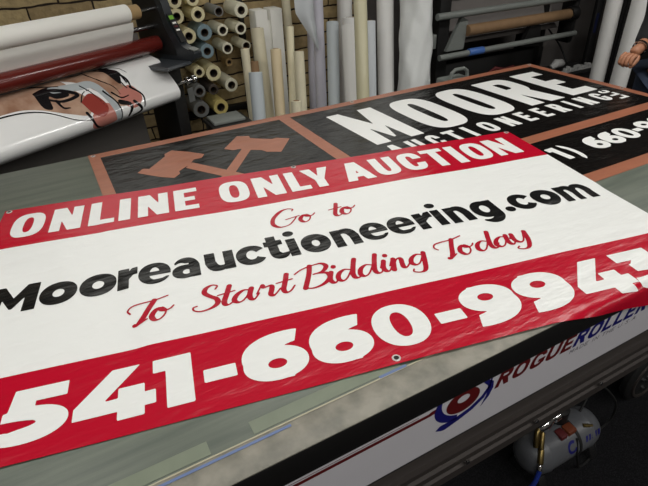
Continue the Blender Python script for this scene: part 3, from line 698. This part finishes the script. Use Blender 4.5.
# printed film coming off the laminator
pf = thing('printed_film',(PX,PY,0),'glossy white printed film with tan, black and red brush drawing on the laminator','printed sheet',rz=LR)
prof = catmull([(-.046,1.060),(-.030,1.048),(.008,1.038),(.055,1.020),(.110,.958),(.150,.915),(.176,.875),(.172,.840),(.150,.818),(.105,.800),(.03,.80),(-.05,.80)],5)
prof = np.array(prof); al = np.concatenate([[0],np.cumsum(np.hypot(*np.diff(prof,axis=0).T))])
def film_pt(off):
    def f(u, a):
        v = np.interp(a, al, prof[:,0]); z = np.interp(a, al, prof[:,1])
        v1 = np.interp(a+.004, al, prof[:,0]); z1 = np.interp(a+.004, al, prof[:,1])
        v0 = np.interp(a-.004, al, prof[:,0]); z0 = np.interp(a-.004, al, prof[:,1])
        t = np.array((v1-v0,z1-z0)); t /= np.hypot(*t)+1e-9; n = np.array((-t[1],t[0]));
        return (u, -(v+n[0]*off), z+n[1]*off)
    return f
fp = film_pt(0); AL = al[-1]
sb = L_(); sb.grid([[fp(u,a) for a in np.linspace(0,AL,60)] for u in np.linspace(U0+.02,.0,14)]); sb.f = sb.f
q('film', sb,'gloss',None,pf,180)
def art(fn, mt, off, name, lab):
    ink = Ink(-1.24,.0,.16,AL*.8,.004); fn(ink); g_ = film_pt(off); mb = ink.mesh(lambda u, a: g_(u*.93-.125, a)); m2 = LMB(); m2.v, m2.f, m2.mi = mb.v, mb.f, mb.mi
    q(name, m2, mt, lab, pf, 180)
def blob(ink, pts): 
    P = catmull(list(pts)+[pts[0]],5)[:-1]; a = np.array(P); ink.ops([('+',[tuple(p) for p in P])],a[:,0].min(),a[:,1].min(),a[:,0].max(),a[:,1].max())
def brush(ink, pts, r=.006, r1=None):
    C_ = catmull(pts,5); n = len(C_); ink.stroke([tuple(c_) for c_ in C_],[(r+((r1 or r*.4)-r)*(i/(n-1))) for i in range(n)])
# film coordinates: u along (0 = right end, -0.85 = picture's left edge), a = distance down the film (0.. 0.33 visible)
def a1(ink):
    blob(ink,[(-1.2,.03),(-.9,.02),(-.70,.03),(-.50,.03),(-.47,.12),(-.42,.20),(-.47,.27),(-.56,.24),(-.70,.17),(-.85,.15),(-1.2,.17)])
    blob(ink,[(-.50,.03),(-.35,.02),(-.24,.02),(-.20,.08),(-.20,.16),(-.16,.22),(-.19,.27),(-.28,.28),(-.33,.20),(-.40,.12)])
art(a1,'arttan',.0006,'print','tan painted patches')
def a2(ink):
    blob(ink,[(-.46,.28),(-.40,.24),(-.33,.25),(-.30,.32),(-.40,.36),(-.48,.34)])
    blob(ink,[(-.24,.20),(-.15,.19),(-.13,.27),(-.20,.31),(-.26,.27)])
art(a2,'artpink',.0009,'print','pink painted patches')
def a2b(ink):
    blob(ink,[(-.66,.09),(-.58,.07),(-.52,.10),(-.50,.15),(-.57,.15),(-.60,.13),(-.62,.19),(-.66,.17)])
art(a2b,'artblack',.0010,'print','black painted patch')
def a2b(ink):
    blob(ink,[(-.24,.03),(-.19,.05),(-.17,.12),(-.20,.17),(-.23,.11)])
art(a2b,'artblack',.0010,'print','black painted patch near the right')
def a3(ink):
    brush(ink,[(-.56,.10),(-.44,.12),(-.36,.13),(-.32,.20),(-.31,.33)],.022,.020)
art(a3,'artgrey',.0012,'print','pale grey painted band')
def a4(ink): blob(ink,[(-.47,.20),(-.41,.17),(-.37,.19),(-.35,.26),(-.40,.30),(-.45,.27)])
art(a4,'artred',.0014,'print','red painted patch')
def a5(ink):
    for P, r in [([(-1.2,.17),(-.85,.16),(-.68,.19),(-.56,.27),(-.47,.30)],.004),([(-.60,.09),(-.52,.12),(-.46,.16),(-.55,.17),(-.62,.14)],.012),([(-.64,.03),(-.58,.06),(-.52,.09)],.008),
                 ([(-.30,.02),(-.24,.06),(-.20,.13),(-.18,.20)],.008),([(-.22,.04),(-.17,.10),(-.16,.17)],.010),([(-.26,.03),(-.16,.06),(-.12,.12)],.004),([(-.21,.08),(-.15,.15),(-.155,.21)],.009),
                 ([(-.34,.02),(-.32,.10),(-.25,.17),(-.24,.22)],.004),([(-.48,.26),(-.46,.33),(-.40,.37)],.008),([(-.32,.18),(-.29,.26),(-.30,.35)],.006),([(-.27,.26),(-.22,.29),(-.25,.34)],.014),
                 ([(-.28,.20),(-.25,.24),(-.20,.24)],.006),([(-.16,.20),(-.12,.26),(-.14,.32)],.007),([(-.19,.28),(-.16,.33),(-.22,.35)],.010),([(-.42,.12),(-.38,.18),(-.36,.26)],.003),([(-.47,.20),(-.43,.16),(-.38,.15)],.003),
                 ([(-.45,.02),(-.38,.04),(-.33,.03)],.005),([(-.58,.16),(-.57,.20),(-.54,.21)],.008)]:
        brush(ink,P,r)
art(a5,'artblack',.0017,'print','black brush lines')
# grey liner hanging below the film
lg = thing('release_liner',(PX,PY,0),'grey release liner hanging below the printed film on the laminator','liner',rz=LR)
sb = L_(); sb.grid([[(u,.10+.02*math.sin(u*5)-a*.04,.80-a*.72) for a in np.linspace(0,1,8)] for u in np.linspace(U0+.02,-.085,12)]); q('sheet', sb,'greysheet',None,lg,180)

# ------------------------------------------------------------------ rolls stored on the back wall
RACK=[(0.790,1.273,0.0417,0.0191,'cream'),(0.899,1.273,0.0393,0.0181,'cream'),(0.786,1.187,0.0440,0.0216,'cream'),(0.918,1.185,0.0440,0.0211,'cream'),(1.052,1.188,0.0306,0.0212,'rgrey'),(1.200,1.180,0.0460,0.0226,'rwhite'),
(0.840,1.068,0.0450,0.0220,'cream'),(0.942,1.077,0.0480,0.0222,'rblue'),(1.061,1.077,0.0357,0.0204,'rwhite'),(1.183,1.073,0.0375,0.0220,'rwhite'),
(0.850,0.953,0.0410,0.0209,'cream'),(0.940,0.965,0.0450,0.0218,'rblue'),(1.077,0.964,0.0358,0.0221,'rwhite'),(1.207,0.963,0.0317,0.0211,'rwhite'),
(0.960,0.825,0.0506,0.0243,'cream'),(0.866,0.845,0.0356,0.0181,'cream'),(1.111,0.852,0.0266,0.0120,'tan'),(1.070,0.729,0.0446,0.0236,'rwhite'),
(0.848,0.724,0.0396,0.0224,'rgrey'),(0.943,0.719,0.0340,0.0213,'rbrown'),(0.839,0.603,0.0537,0.0269,'rgrey'),(0.975,0.595,0.0512,0.0259,'yellow')]
LAB = ['cream vinyl roll at the top left corner of the wall rack','cream vinyl roll in the top row, second from the left','cream vinyl roll just right of the laminator control panel','cream vinyl roll in the second row left of the thin grey roll','thin grey vinyl roll in the second row of the wall rack','thick off-white roll at the right end of the second row',
'cream vinyl roll left of the upper blue-grey roll','upper of the two blue-grey vinyl rolls in the rack','slim off-white roll right of the upper blue-grey roll','slim off-white roll at the right end of the third row',
'cream vinyl roll half hidden by the tip of the laminator housing','lower of the two blue-grey vinyl rolls in the rack','slim off-white roll right of the lower blue-grey roll','smallest off-white roll above the leaning beige rolls',
'thick cream roll beside the chrome clamps of the laminator','small cream roll behind the chrome clamps','small tan roll set back behind the slim off-white rolls','off-white roll alone low on the right of the rack',
'small grey roll beside the hanging paper tag','small dark brown-grey roll between grey and off-white rolls','thick grey roll at the bottom left of the rack','yellow vinyl roll in the bottom row of the rack']
rack = thing('wall_rack',(1.0,3.59,.4),'black steel wall rack whose pegs carry the vinyl rolls','rack')
for z in (1.36,.50): MB().box(.70,3.575,z-.02,1.30,3.615,z+.02,.003).build('rack_bar','blackmetal',rack)
for xx in (.72,1.28): MB().box(xx-.015,3.575,.48,xx+.015,3.615,1.38,.003).build('rack_post','blackmetal',rack)
for (x,z,ro,ri,mt), lb in zip(RACK, LAB):
    y0 = 3.35 if mt != 'tan' else 3.46
    MB().cyl((x,y0+.02,z-ri+.007),(x,3.615,z-ri+.007),.006,8).build('peg','blackmetal',rack)
    t = thing('vinyl_roll',(x,y0,z-ro),lb,'vinyl roll','vinyl rolls stored on the wall rack')
    MB().pipe((x,y0,z),(x,3.57,z),ro,ri+.002,28).build('film',mt,t)
    MB().pipe((x,y0-.002,z),(x,3.568,z),ri+.002,ri-.0015,24).build('core','darkcore',t)
tag(MB().prism([(.735,.795),(.772,.800),(.775,.715),(.738,.708)],lambda a,z:(a,3.20,z),lambda a,z:(a,3.203,z)).build('paper_tag','rgrey',smooth=False),'pale grey paper tag hanging beside the small grey roll','tag')
cab = thing('storage_crate',(.85,2.77,0),'black storage crate on the floor under the wall rolls','crate')
MB().box(.74,2.62,.0,.96,2.92,.66,.01).build('body','blackmetal',cab); MB().box(.73,2.61,.66,.97,2.93,.682,.006).build('lid','blackmetal',cab)
tag(MB().box(.75,2.76,.6825,.94,2.91,.70,.005).build('plastic_tray','bargrey'),'grey plastic tray lying on the black storage crate','tray')

# ------------------------------------------------------------------ rolls leaning behind the table
def leaning(top, foot, r, mt, lab, core=True, ri=None, name='film_roll', ext=0.):
    T_, F_0 = Vector(top), Vector(foot); d = (T_-F_0).normalized(); T_ = T_+d*ext
    F1 = F_0+d*(r*math.hypot(d.x,d.y)/max(d.z,.1)+.002)
    t = thing(name,tuple(F_0),lab,'roll','rolls standing behind the table')
    ri = ri or r*.55
    MB().pipe(F1,T_,r,ri,28).build('film',mt,t)
    if core: MB().pipe(F1+d*.004,T_+d*(.004 if core is True else core),ri,ri*.82,22).build('core','card',t)
    return t
leaning((1.087,3.050,1.013),(1.03,2.88,0),.0260,'beige','narrow beige roll left of the pale blue roll with the long brown core',True)
leaning((1.082,2.900,.906),(.985,2.700,0),.0405,'greyblue','short pale blue roll with a brown core sticking out of its top',.06,.024)
leaning((1.244,3.220,1.085),(1.177,2.960,0),.0410,'beige','wide beige roll right of the brown core')
leaning((1.275,3.020,.990),(1.165,2.800,0),.0335,'tanroll','tan peach coloured roll in front of the white box')
leaning((1.580,3.50,1.252),(1.50,3.25,0),.0300,'beige','tall pale beige roll right of the white box',True,ext=.25)
leaning((1.400,3.060,1.100),(1.255,2.84,0),.0225,'cream2','thin cream roll leaning the other way beside the box')
leaning((1.373,2.900,.984),(1.270,2.690,0),.0320,'beige','short beige roll left of the hanging torn sheet')
leaning((1.215,2.640,.775),(1.120,2.480,0),.0300,'beige','lowest beige roll, its top just above the table')
leaning((1.723,3.300,1.243),(1.559,2.980,0),.0370,'lavender','tall lavender tinted roll right of the torn sheet',ext=.25)
leaning((1.775,3.50,1.222),(1.62,3.24,0),.0320,'lavender','tall narrow lilac roll behind the lavender one',ext=.25)
leaning((1.701,3.060,1.092),(1.505,2.720,0),.0395,'greyblue','grey-blue roll with a brown core left of the white rolls',ri=.024)
leaning((1.765,2.960,1.078),(1.600,2.600,0),.0490,'whitefilm','white roll with a brown core ring at its top, front one of the pair',ri=.030)
leaning((1.975,3.300,1.056),(1.84,3.06,0),.0520,'whitefilm','white roll mostly hidden behind the plastic wrapped one',ri=.032)
leaning((1.755,2.815,1.273),(1.575,2.440,0),.0400,'wrap','tall beige roll wrapped in shiny clear plastic',ext=.2)
leaning((1.988,3.080,1.063),(1.880,2.850,0),.0460,'bluewhite','bluish white roll right of the plastic wrapped one',ri=.026)
leaning((2.05,3.50,1.20),(1.99,3.40,0),.055,'whitefilm','tall white roll far back between the plastic wrapped one and the grey-blue one',ext=.3)
leaning((2.266,3.300,1.196),(2.090,2.960,0),.0600,'whitefilm','tall smooth white roll left of the big crinkled roll',ext=.25)
leaning((3.834,2.60,1.09),(3.865,2.60,0),.0560,'whitefilm','white roll standing by the person, left one of the pair',ext=.3)
leaning((3.885,2.43,1.078),(3.875,2.43,0),.0620,'whitefilm','white roll standing by the person, right one of the pair',ext=.3)
# big crinkled roll: irregular paper cylinder
t = thing('paper_roll',(2.20,2.80,0),'big crinkled grey-white paper roll beside the printer','roll','rolls standing behind the table')
mb = MB(); P0_, P1_ = Vector((2.215,2.84,0.01)), Vector((2.475,3.20,1.50)); nn = 40; rows = 36; a = (P1_-P0_).normalized(); u = a.orthogonal().normalized(); w_ = a.cross(u); vs = []
for i in range(rows):
    p = P0_.lerp(P1_, i/(rows-1))
    for k in range(nn):
        th = 2*PI*k/nn; r = .112*(1+.07*math.sin(3*th+i*.35)+.04*math.sin(7*th-i*.6)+.03*math.sin(5*th+i*1.1)); vs.append(p+(u*math.cos(th)+w_*math.sin(th))*r)
fs = [(i*nn+k,i*nn+(k+1)%nn,(i+1)*nn+(k+1)%nn,(i+1)*nn+k) for i in range(rows-1) for k in range(nn)]
mb.add(vs,fs+[tuple(range(nn))[::-1],tuple((rows-1)*nn+k for k in range(nn))]).build('paper','crinkle',t,angle=50)
# white carton and torn hanging sheet
t = thing('tall_carton',(1.31,3.36,0),'tall white carton with a gap in its top behind the tan roll','carton')
for dx in (0,.105): MB().box(1.280+dx,3.32,.0,1.365+dx,3.44,1.17,.006).build('panel','paper',t)
MB().box(1.355,3.34,.0,1.39,3.42,1.10).build('fold','paper',t,smooth=False)
pl = [(0,.0),(.10,.0),(.10,.26),(.075,.36),(.03,.24),(.0,.10)]
mb = MB(); P = []
for i in range(16):
    z = 1.42-.50*i/15; wdt = .125 if i < 9 else .125*(1-(i-8)/8.5); P.append([(1.50+.125-wdt*(1-k/8)-.02*math.sin(i*.3), 3.12+.02*math.sin(k*.6+i*.25)+.02*i/15, z) for k in range(9)])
mb.grid(P); tag(mb.build('torn_sheet','bluewhite',angle=180),'torn pale sheet hanging to a point between the beige and lavender rolls','paper sheet')

# ------------------------------------------------------------------ wide-format printer with its take-up rolls
pr = thing('wide_format_printer',(3.2,3.2,0),'dark wide-format printer with grey bars and a cardboard take-up tube','printer',rz=-.03)
MB().box(2.60,3.06,.10,2.70,3.50,1.60,.01).build('side_frame','blackmetal',pr)
MB().box(3.93,3.01,.68,3.99,3.16,1.04,.03).build('side_frame','blackmetal',pr)
MB().box(3.82,3.20,.05,3.86,3.50,1.60,.01).build('side_frame','blackmetal',pr)
MB().box(2.62,3.16,1.16,3.97,3.52,1.55,.02).build('printer_body','blackmetal',pr)
MB().cyl((2.53,3.0,1.035),(3.96,3.0,1.045),.024,20).build('bar','bargrey',pr,label='upper grey bar')
MB().cyl((2.56,2.98,.757),(3.95,2.98,.770),.021,20).build('bar','bargrey',pr,label='lower silver bar')
MB().cyl((2.83,3.02,.910),(3.95,3.02,.918),.040,24,.003).build('take_up_tube','card',pr,label='brown cardboard tube')
MB().cyl((2.83,2.98,.762),(2.97,2.98,.762),.027,20,.003).build('collar','bluep',pr,label='blue plastic collar')
MB().cyl((3.88,3.02,.92),(3.96,3.02,.92),.055,20,.01).build('tube_holder','blackmetal',pr)
MB().prism([(2.66,.78),(2.82,.78),(2.84,.98),(2.78,1.01)],lambda a,z:(a,3.03,z),lambda a,z:(a,3.06,z)).build('bracket','bargrey',pr,label='grey metal bracket')
MB().box(2.54,3.08,.80,2.70,3.14,.90,.004).build('bracket','bargrey',pr)
MB().prism([(3.42,.72),(3.62,.70),(3.60,.86),(3.50,.90)],lambda a,z:(a,3.03,z),lambda a,z:(a,3.07,z)).build('bracket','blackmetal',pr)
MB().prism([(.80,3.12),(.86,3.20),(1.14,3.30),(1.14,3.31),(.86,3.21),(.80,3.13)],lambda z,y:(2.72,y,z),lambda z,y:(3.9,y,z)).build('media_sheet','plaster',pr,smooth=False)
MB().box(2.68,3.26,.15,3.94,3.36,.62,.01).build('base_beam','blackmetal',pr)
for xx in (2.66,3.93): MB().box(xx-.05,3.02,.0,xx+.05,3.54,.10,.01).build('foot','blackmetal',pr)
t = thing('machine_casing',(2.43,2.62,0),'grey machine casing with a handle slot beside the printer','machine')
MB().box(2.30,2.52,0,2.50,2.72,.72,.015).build('body','bargrey',t)
hb_ = MB(); hb_.tube([(2.32,2.60,.715),(2.33,2.60,.765),(2.36,2.60,.785),(2.43,2.60,.785),(2.46,2.60,.765),(2.47,2.60,.715)],.012,8); hb_.build('handle','bargrey',t)
tag(MB().tube([(3.0,2.93,.60),(3.08,2.95,.615),(3.16,2.93,.60),(3.28,2.95,.605)],[.008,.014,.010,.006],10).build('red_tool','redp'),'small red tool lying low in the dark under the printer','tool')
t = thing('tall_case',(4.40,3.12,0),'tall narrow black case standing between printer and white rolls','case')
MB().box(4.36,3.10,0,4.44,3.14,.98,.01).build('body','blackmetal',t); MB().box(4.37,3.096,.70,4.40,3.10,.86).build('side_stripe','navy',t,smooth=False)
t = thing('tall_cabinet',(4.9,3.0,0),'black cabinet in the dark right corner behind the person','cabinet')
MB().box(4.50,2.95,0,5.45,3.04,1.95,.01).build('body','blackmetal',t); MB().box(4.52,2.94,.06,4.92,2.95,1.9).build('door','blackmetal',t); MB().box(4.94,2.94,.06,5.43,2.95,1.9).build('door','blackmetal',t)
# pale bundle and small white combs on a shelf
sh_ = thing('low_cabinet',(4.0,2.9,0),'low black cabinet behind the right corner of the table','cabinet')
MB().box(3.70,2.80,0,4.16,3.10,.47,.008).build('body','blackmetal',sh_); MB().box(3.69,2.79,.47,4.17,3.11,.485,.003).build('top','blackmetal',sh_)
k_ = MB()
for i in range(11): k_.box(3.80+i*.032,2.86,.486,3.80+i*.032+.022,2.89,.52+.012*math.sin(i*1.7),.003)
k_.box(3.79,2.855,.4855,4.15,2.895,.495); tag(k_.build('clip_strip','frame'),'row of small white clips on the low cabinet','clips')
bn = MB(); bn.tube([(3.74,2.96,.52),(3.78,2.95,.55),(3.83,2.95,.545),(3.88,2.96,.53)],[.02,.036,.034,.018],14); tag(bn.build('plastic_bundle','frame'),'pale plastic bundle on the low cabinet behind the clips','bundle')
cb = MB()
cb.tube(catmull([(4.05,3.05,.495),(4.09,3.20,.62),(4.20,3.45,.72),(4.36,3.585,.76)],5),.008,8); tag(cb.build('cable','rubber'),'black cable loop on the grey wall behind the cabinet','cable')

# ------------------------------------------------------------------ air compressor under the table
ac = thing('air_compressor',(1.26,.64,0),'small silver air compressor tank with brass fittings under the table','compressor')
ca, cb_ = Vector((1.020,.616,.118)), Vector((1.352,.610,.118))
r = .071; L = (cb_-ca).length
MB().lathe(ca,cb_-ca,[(0,.013),(.004,.034),(.018,.056),(.04,.067),(.062,r),(.066,r+.0015),(.072,r+.0015),(.076,r),(L-.076,r),(L-.072,r+.0015),(L-.066,r+.0015),(L-.062,r),(L-.04,.067),(L-.018,.056),(L-.004,.034),(L,.013)],40).build('tank','tank',ac)
for xx in (1.07,1.32):
    MB().prism([(-.075,0),(.075,0),(.075,.012),(.05,.054),(-.05,.056),(-.075,.012)],lambda a,z:(xx-.015,.611+a,z),lambda a,z:(xx+.015,.611+a,z)).build('foot','steel',ac)
MB().tube(catmull([(1.055,.60,.183),(1.065,.615,.22),(1.085,.625,.235),(1.105,.628,.236)],4),.009,12).build('valve','brass',ac,label='brass fitting')
MB().lathe((1.150,.628,.232),(1,.03,.02),[(0,.010),(.003,.016),(.026,.016),(.029,.011),(.045,.010)],16).build('coupling','chrome',ac)
MB().lathe((1.095,.626,.232),(1,.05,0),[(-.02,.010),(-.01,.019),(.02,.021),(.045,.014),(.062,.010)],14).build('knob','chrome',ac)
MB().cyl((1.088,.612,.222),(1.062,.585,.185),.008,14,.002).build('hose_fitting','brass',ac,label='brass hose fitting')
MB().cyl((1.062,.585,.185),(1.040,.562,.150),.010,14,.002).build('hose_fitting','brass',ac,label='brass hose fitting')
MB().cyl((1.040,.562,.150),(1.030,.552,.134),.008,14,.002).build('hose_fitting','chrome',ac)
MB().box(1.180,.575,.168,1.218,.61,.196,.004).build('regulator','orange',ac,label='orange regulator block')
MB().box(1.145,.575,.172,1.176,.61,.194,.004).build('switch','redp',ac)
MB().lathe((1.200,.64,.18),(0,0,1),[(0,.022),(.01,.030),(.06,.030),(.07,.022)],20).build('motor','blackmetal',ac)
MB().cyl((1.255,.58,.182),(1.290,.57,.170),.007,10).build('drain_valve','brass',ac)
MB().lathe((1.212,.6125,.118),(1,-.018,0),[(0,r-.001),(0,r+.0025),(.011,r+.0025),(.011,r-.001)],32,True).build('strap','rubber',ac)
arc = MB(); G = []
for t0_ in np.linspace(0,2*PI*.8,19):
    c1, s1 = math.cos(t0_+.9), math.sin(t0_+.9)
    row = []
    for rx_, ra_ in ((.022,19),(.014,11)):
        xx = 1.180+rx_*c1; an_ = math.radians(28+ra_*s1); row.append((xx,.6135-(r+.001)*math.cos(an_),.118+(r+.001)*math.sin(an_)))
    G.append(row)
arc.grid(G); arc.build('logo_print','panelblue',ac)
for i_ in range(5):
    a0 = 1.235+i_*.015; g_ = []
    for t0_ in (20,28,36): g_.append([(a0+dx+.0003*t0_,.6125-(r+.001)*math.cos(math.radians(t0_)),.118+(r+.001)*math.sin(math.radians(t0_))) for dx in (0,.008)])
    m_ = MB(); m_.grid(g_); m_.build('logo_print','panelblue',ac)
tag(MB().tube(catmull([(1.029,.551,.132),(1.005,.545,.085),(.965,.56,.035),(.90,.60,.0085),(.75,.60,.0085),(.50,.56,.0085)],6),.0075,10).build('air_hose','bluehose'),'blue air hose running from the compressor along the floor','hose')
MB().tube(catmull([(1.28,.62,.18),(1.38,.64,.25),(1.46,.60,.16),(1.48,.60,.05),(1.42,.60,.007),(1.33,.55,.007),(1.25,.54,.007),(1.20,.535,.10),(1.205,.56,.17)],6),.0042,8).build('power_cord','rubber',ac)
# wheel under the right of the table
wh = thing('caster_wheel',(1.71,.64,0),'large black wheel with a grey rim under the table at the right','wheel')
MB().lathe((1.71,.625,.125),(0,1,0),[(0,.098),(.004,.115),(.012,.124),(.032,.124),(.040,.115),(.044,.098)],40).build('tyre','rubber',wh)
MB().lathe((1.71,.620,.125),(0,1,0),[(0,.088),(0,.099),(.01,.101),(.01,.088)],40,True).build('rim','darkrail',wh,label='grey rim')
MB().lathe((1.71,.613,.125),(0,1,0),[(0,.012),(.004,.020),(.012,.022),(.012,.0)],20).build('hub','steel',wh)
for k in range(5):
    an = 2*PI*k/5+.4; MB().cyl((1.71+.05*math.cos(an),.615,.125+.05*math.sin(an)),(1.71+.05*math.cos(an),.628,.125+.05*math.sin(an)),.008,10).build('bolt','steel',wh)

# ------------------------------------------------------------------ person at the right edge
def skin(name, joints, edges, mt, parent, sub=2, root=0, lab=None):
    me = bpy.data.meshes.new(name); me.from_pydata([j[:3] for j in joints],edges,[]); me.materials.append(M[mt])
    o = bpy.data.objects.new(name,me); COL.objects.link(o)
    m_ = o.modifiers.new('Skin','SKIN'); m_.use_smooth_shade = True
    for i_, j in enumerate(joints):
        rr_ = j[3]; me.skin_vertices[0].data[i_].radius = rr_ if isinstance(rr_,tuple) else (rr_,rr_)
        me.skin_vertices[0].data[i_].use_root = (i_ == root)
    m2_ = o.modifiers.new('Sub','SUBSURF'); m2_.levels = sub; m2_.render_levels = sub
    o.parent = parent; 
    if lab: o['label'] = lab
    return o
PB = Vector((2.92,1.55,0)); OFF = Vector((3.12,1.30,0)); pe = thing('person',tuple(PB),'person in black clothes and blue jeans standing at the right end, hand hanging','person')
# 
def rel(lst): return [((Vector(j[:3])-OFF)[:]+(j[3],)) for j in lst]
hx, hy, hz = 2.615, 1.640, .995     # knuckles
J = [(3.12,1.30,.98,(.10,.08)),(3.12,1.30,1.18,(.09,.07)),(3.11,1.30,1.38,(.10,.07)),(3.10,1.30,1.50,(.06,.055)),(3.09,1.30,1.58,(.05,.05)),(3.07,1.30,1.68,(.078,.09)),(3.07,1.30,1.77,(.06,.07)),
     (3.08,1.46,1.43,.052),(3.12,1.47,1.15,.040),(3.00,1.42,1.075,.036),(2.912,1.377,1.046,.026),(2.880,1.379,1.030,.029),(2.856,1.381,1.014,.030),
     (3.12,1.12,1.43,.052),(3.14,1.04,1.16,.040),(3.12,1.02,.94,.028),(3.11,1.02,.86,.030),
     (3.13,1.39,.86,.060),(3.12,1.40,.50,.056),(3.14,1.40,.10,.040),(3.03,1.41,.04,.035),
     (3.13,1.21,.86,.060),(3.12,1.20,.50,.056),(3.14,1.20,.10,.040),(3.03,1.19,.04,.035)]
E_ = [(0,1),(1,2),(2,3),(3,4),(4,5),(5,6),(2,7),(7,8),(8,9),(9,10),(10,11),(11,12),(2,13),(13,14),(14,15),(15,16),(0,17),(17,18),(18,19),(19,20),(0,21),(21,22),(22,23),(23,24)]
body = skin('body',rel(J),E_,'skin',pe)
# hand: palm is the end of the body's arm; fingers curl down and back
def finger(base, d1, d2, d3, r_, par, nm='finger'):
    b0 = Vector(base); p = [b0, b0+Vector(d1), b0+Vector(d1)+Vector(d2), b0+Vector(d1)+Vector(d2)+Vector(d3)]
    skin(nm,rel([(*p[0],r_*1.05),(*p[1],r_),(*p[2],r_*.92),(*p[3],r_*.78)]),[(0,1),(1,2),(2,3)],'skin',pe,2)
for k,(dy,ln) in enumerate(((.029,.95),(.010,1.05),(-.009,1.0),(-.027,.82))):
    finger((2.850,1.380+dy,1.018),(-.034*ln,.0,-.014),(-.010*ln,.0,-.032*ln),(.024*ln,0,-.014*ln),.0108,pe)
finger((2.868,1.356,1.012),(-.020,-.012,-.022),(-.018,.006,-.022),(-.010,.010,-.014),.0118,pe,'thumb')
skin('jacket',rel([(3.12,1.30,.84,(.150,.125)),(3.12,1.30,1.0,(.150,.118)),(3.12,1.30,1.18,(.145,.112)),(3.11,1.30,1.40,(.150,.105)),(3.10,1.30,1.50,(.080,.070)),(3.08,1.47,1.42,.070),(3.12,1.47,1.15,.058),(3.02,1.43,1.085,.050),(2.93,1.390,1.050,.043),
     (3.12,1.11,1.42,.070),(3.14,1.03,1.16,.058),(3.12,1.01,.96,.044)]),[(0,1),(1,2),(2,3),(3,4),(3,5),(5,6),(6,7),(7,8),(3,9),(9,10),(10,11)],'shirt',pe,2,0,'black jacket')
skin('trousers',rel([(3.12,1.30,.98,(.142,.118)),(3.13,1.39,.84,.100),(3.12,1.40,.50,.078),(3.14,1.40,.10,.066),(3.13,1.21,.84,.100),(3.12,1.20,.50,.078),(3.14,1.20,.10,.066)]),[(0,1),(1,2),(2,3),(0,4),(4,5),(5,6)],'jeans',pe,2,0,'blue jeans')
for yy in (1.40,1.20): skin('shoe',rel([(3.17,yy,.045,.045),(3.08,yy,.045,.048),(2.97,yy,.035,.038)]),[(0,1),(1,2)],'shoe',pe)
skin('hair',rel([(3.10,1.30,1.72,(.085,.09)),(3.10,1.30,1.80,(.07,.08)),(3.05,1.30,1.81,(.06,.06))]),[(0,1),(1,2)],'hair',pe)
for sy in (-.03,.03):
    o = MB().lathe((2.785,1.55+sy,1.70),(-1,0,0),[(0,.004),(.004,.009),(.008,.004)],12); o.build('eye','paper',pe)
MB().prism([(-.012,1.66),(.012,1.66),(.0,1.70)],lambda a,z:(2.785,1.55+a,z),lambda a,z:(2.762 if z<1.68 else 2.785,1.55+a*.4,z)).build('nose','skin',pe)
MB().box(2.782,1.525,1.632,2.790,1.575,1.640,.002).build('mouth','redp',pe)
wd = Vector((-1,-.25,-.35)); MB().lathe((2.712,1.632,1.044),wd,[(0,.0325),(0,.036),(.016,.036),(.016,.0325)],28,True).build('bracelet','chrome',pe,label='silver bracelet on the wrist')

# ------------------------------------------------------------------ world, view
w = bpy.data.worlds.new('world'); sc.world = w; w.use_nodes = True
w.node_tree.nodes['Background'].inputs[0].default_value = (.6,.65,.7,1); w.node_tree.nodes['Background'].inputs[1].default_value = .2
sc.view_settings.view_transform = 'Standard'; sc.view_settings.look = 'None'; sc.view_settings.gamma = 1
sc.view_settings.use_curve_mapping = False; sc.view_settings.exposure = -1.0
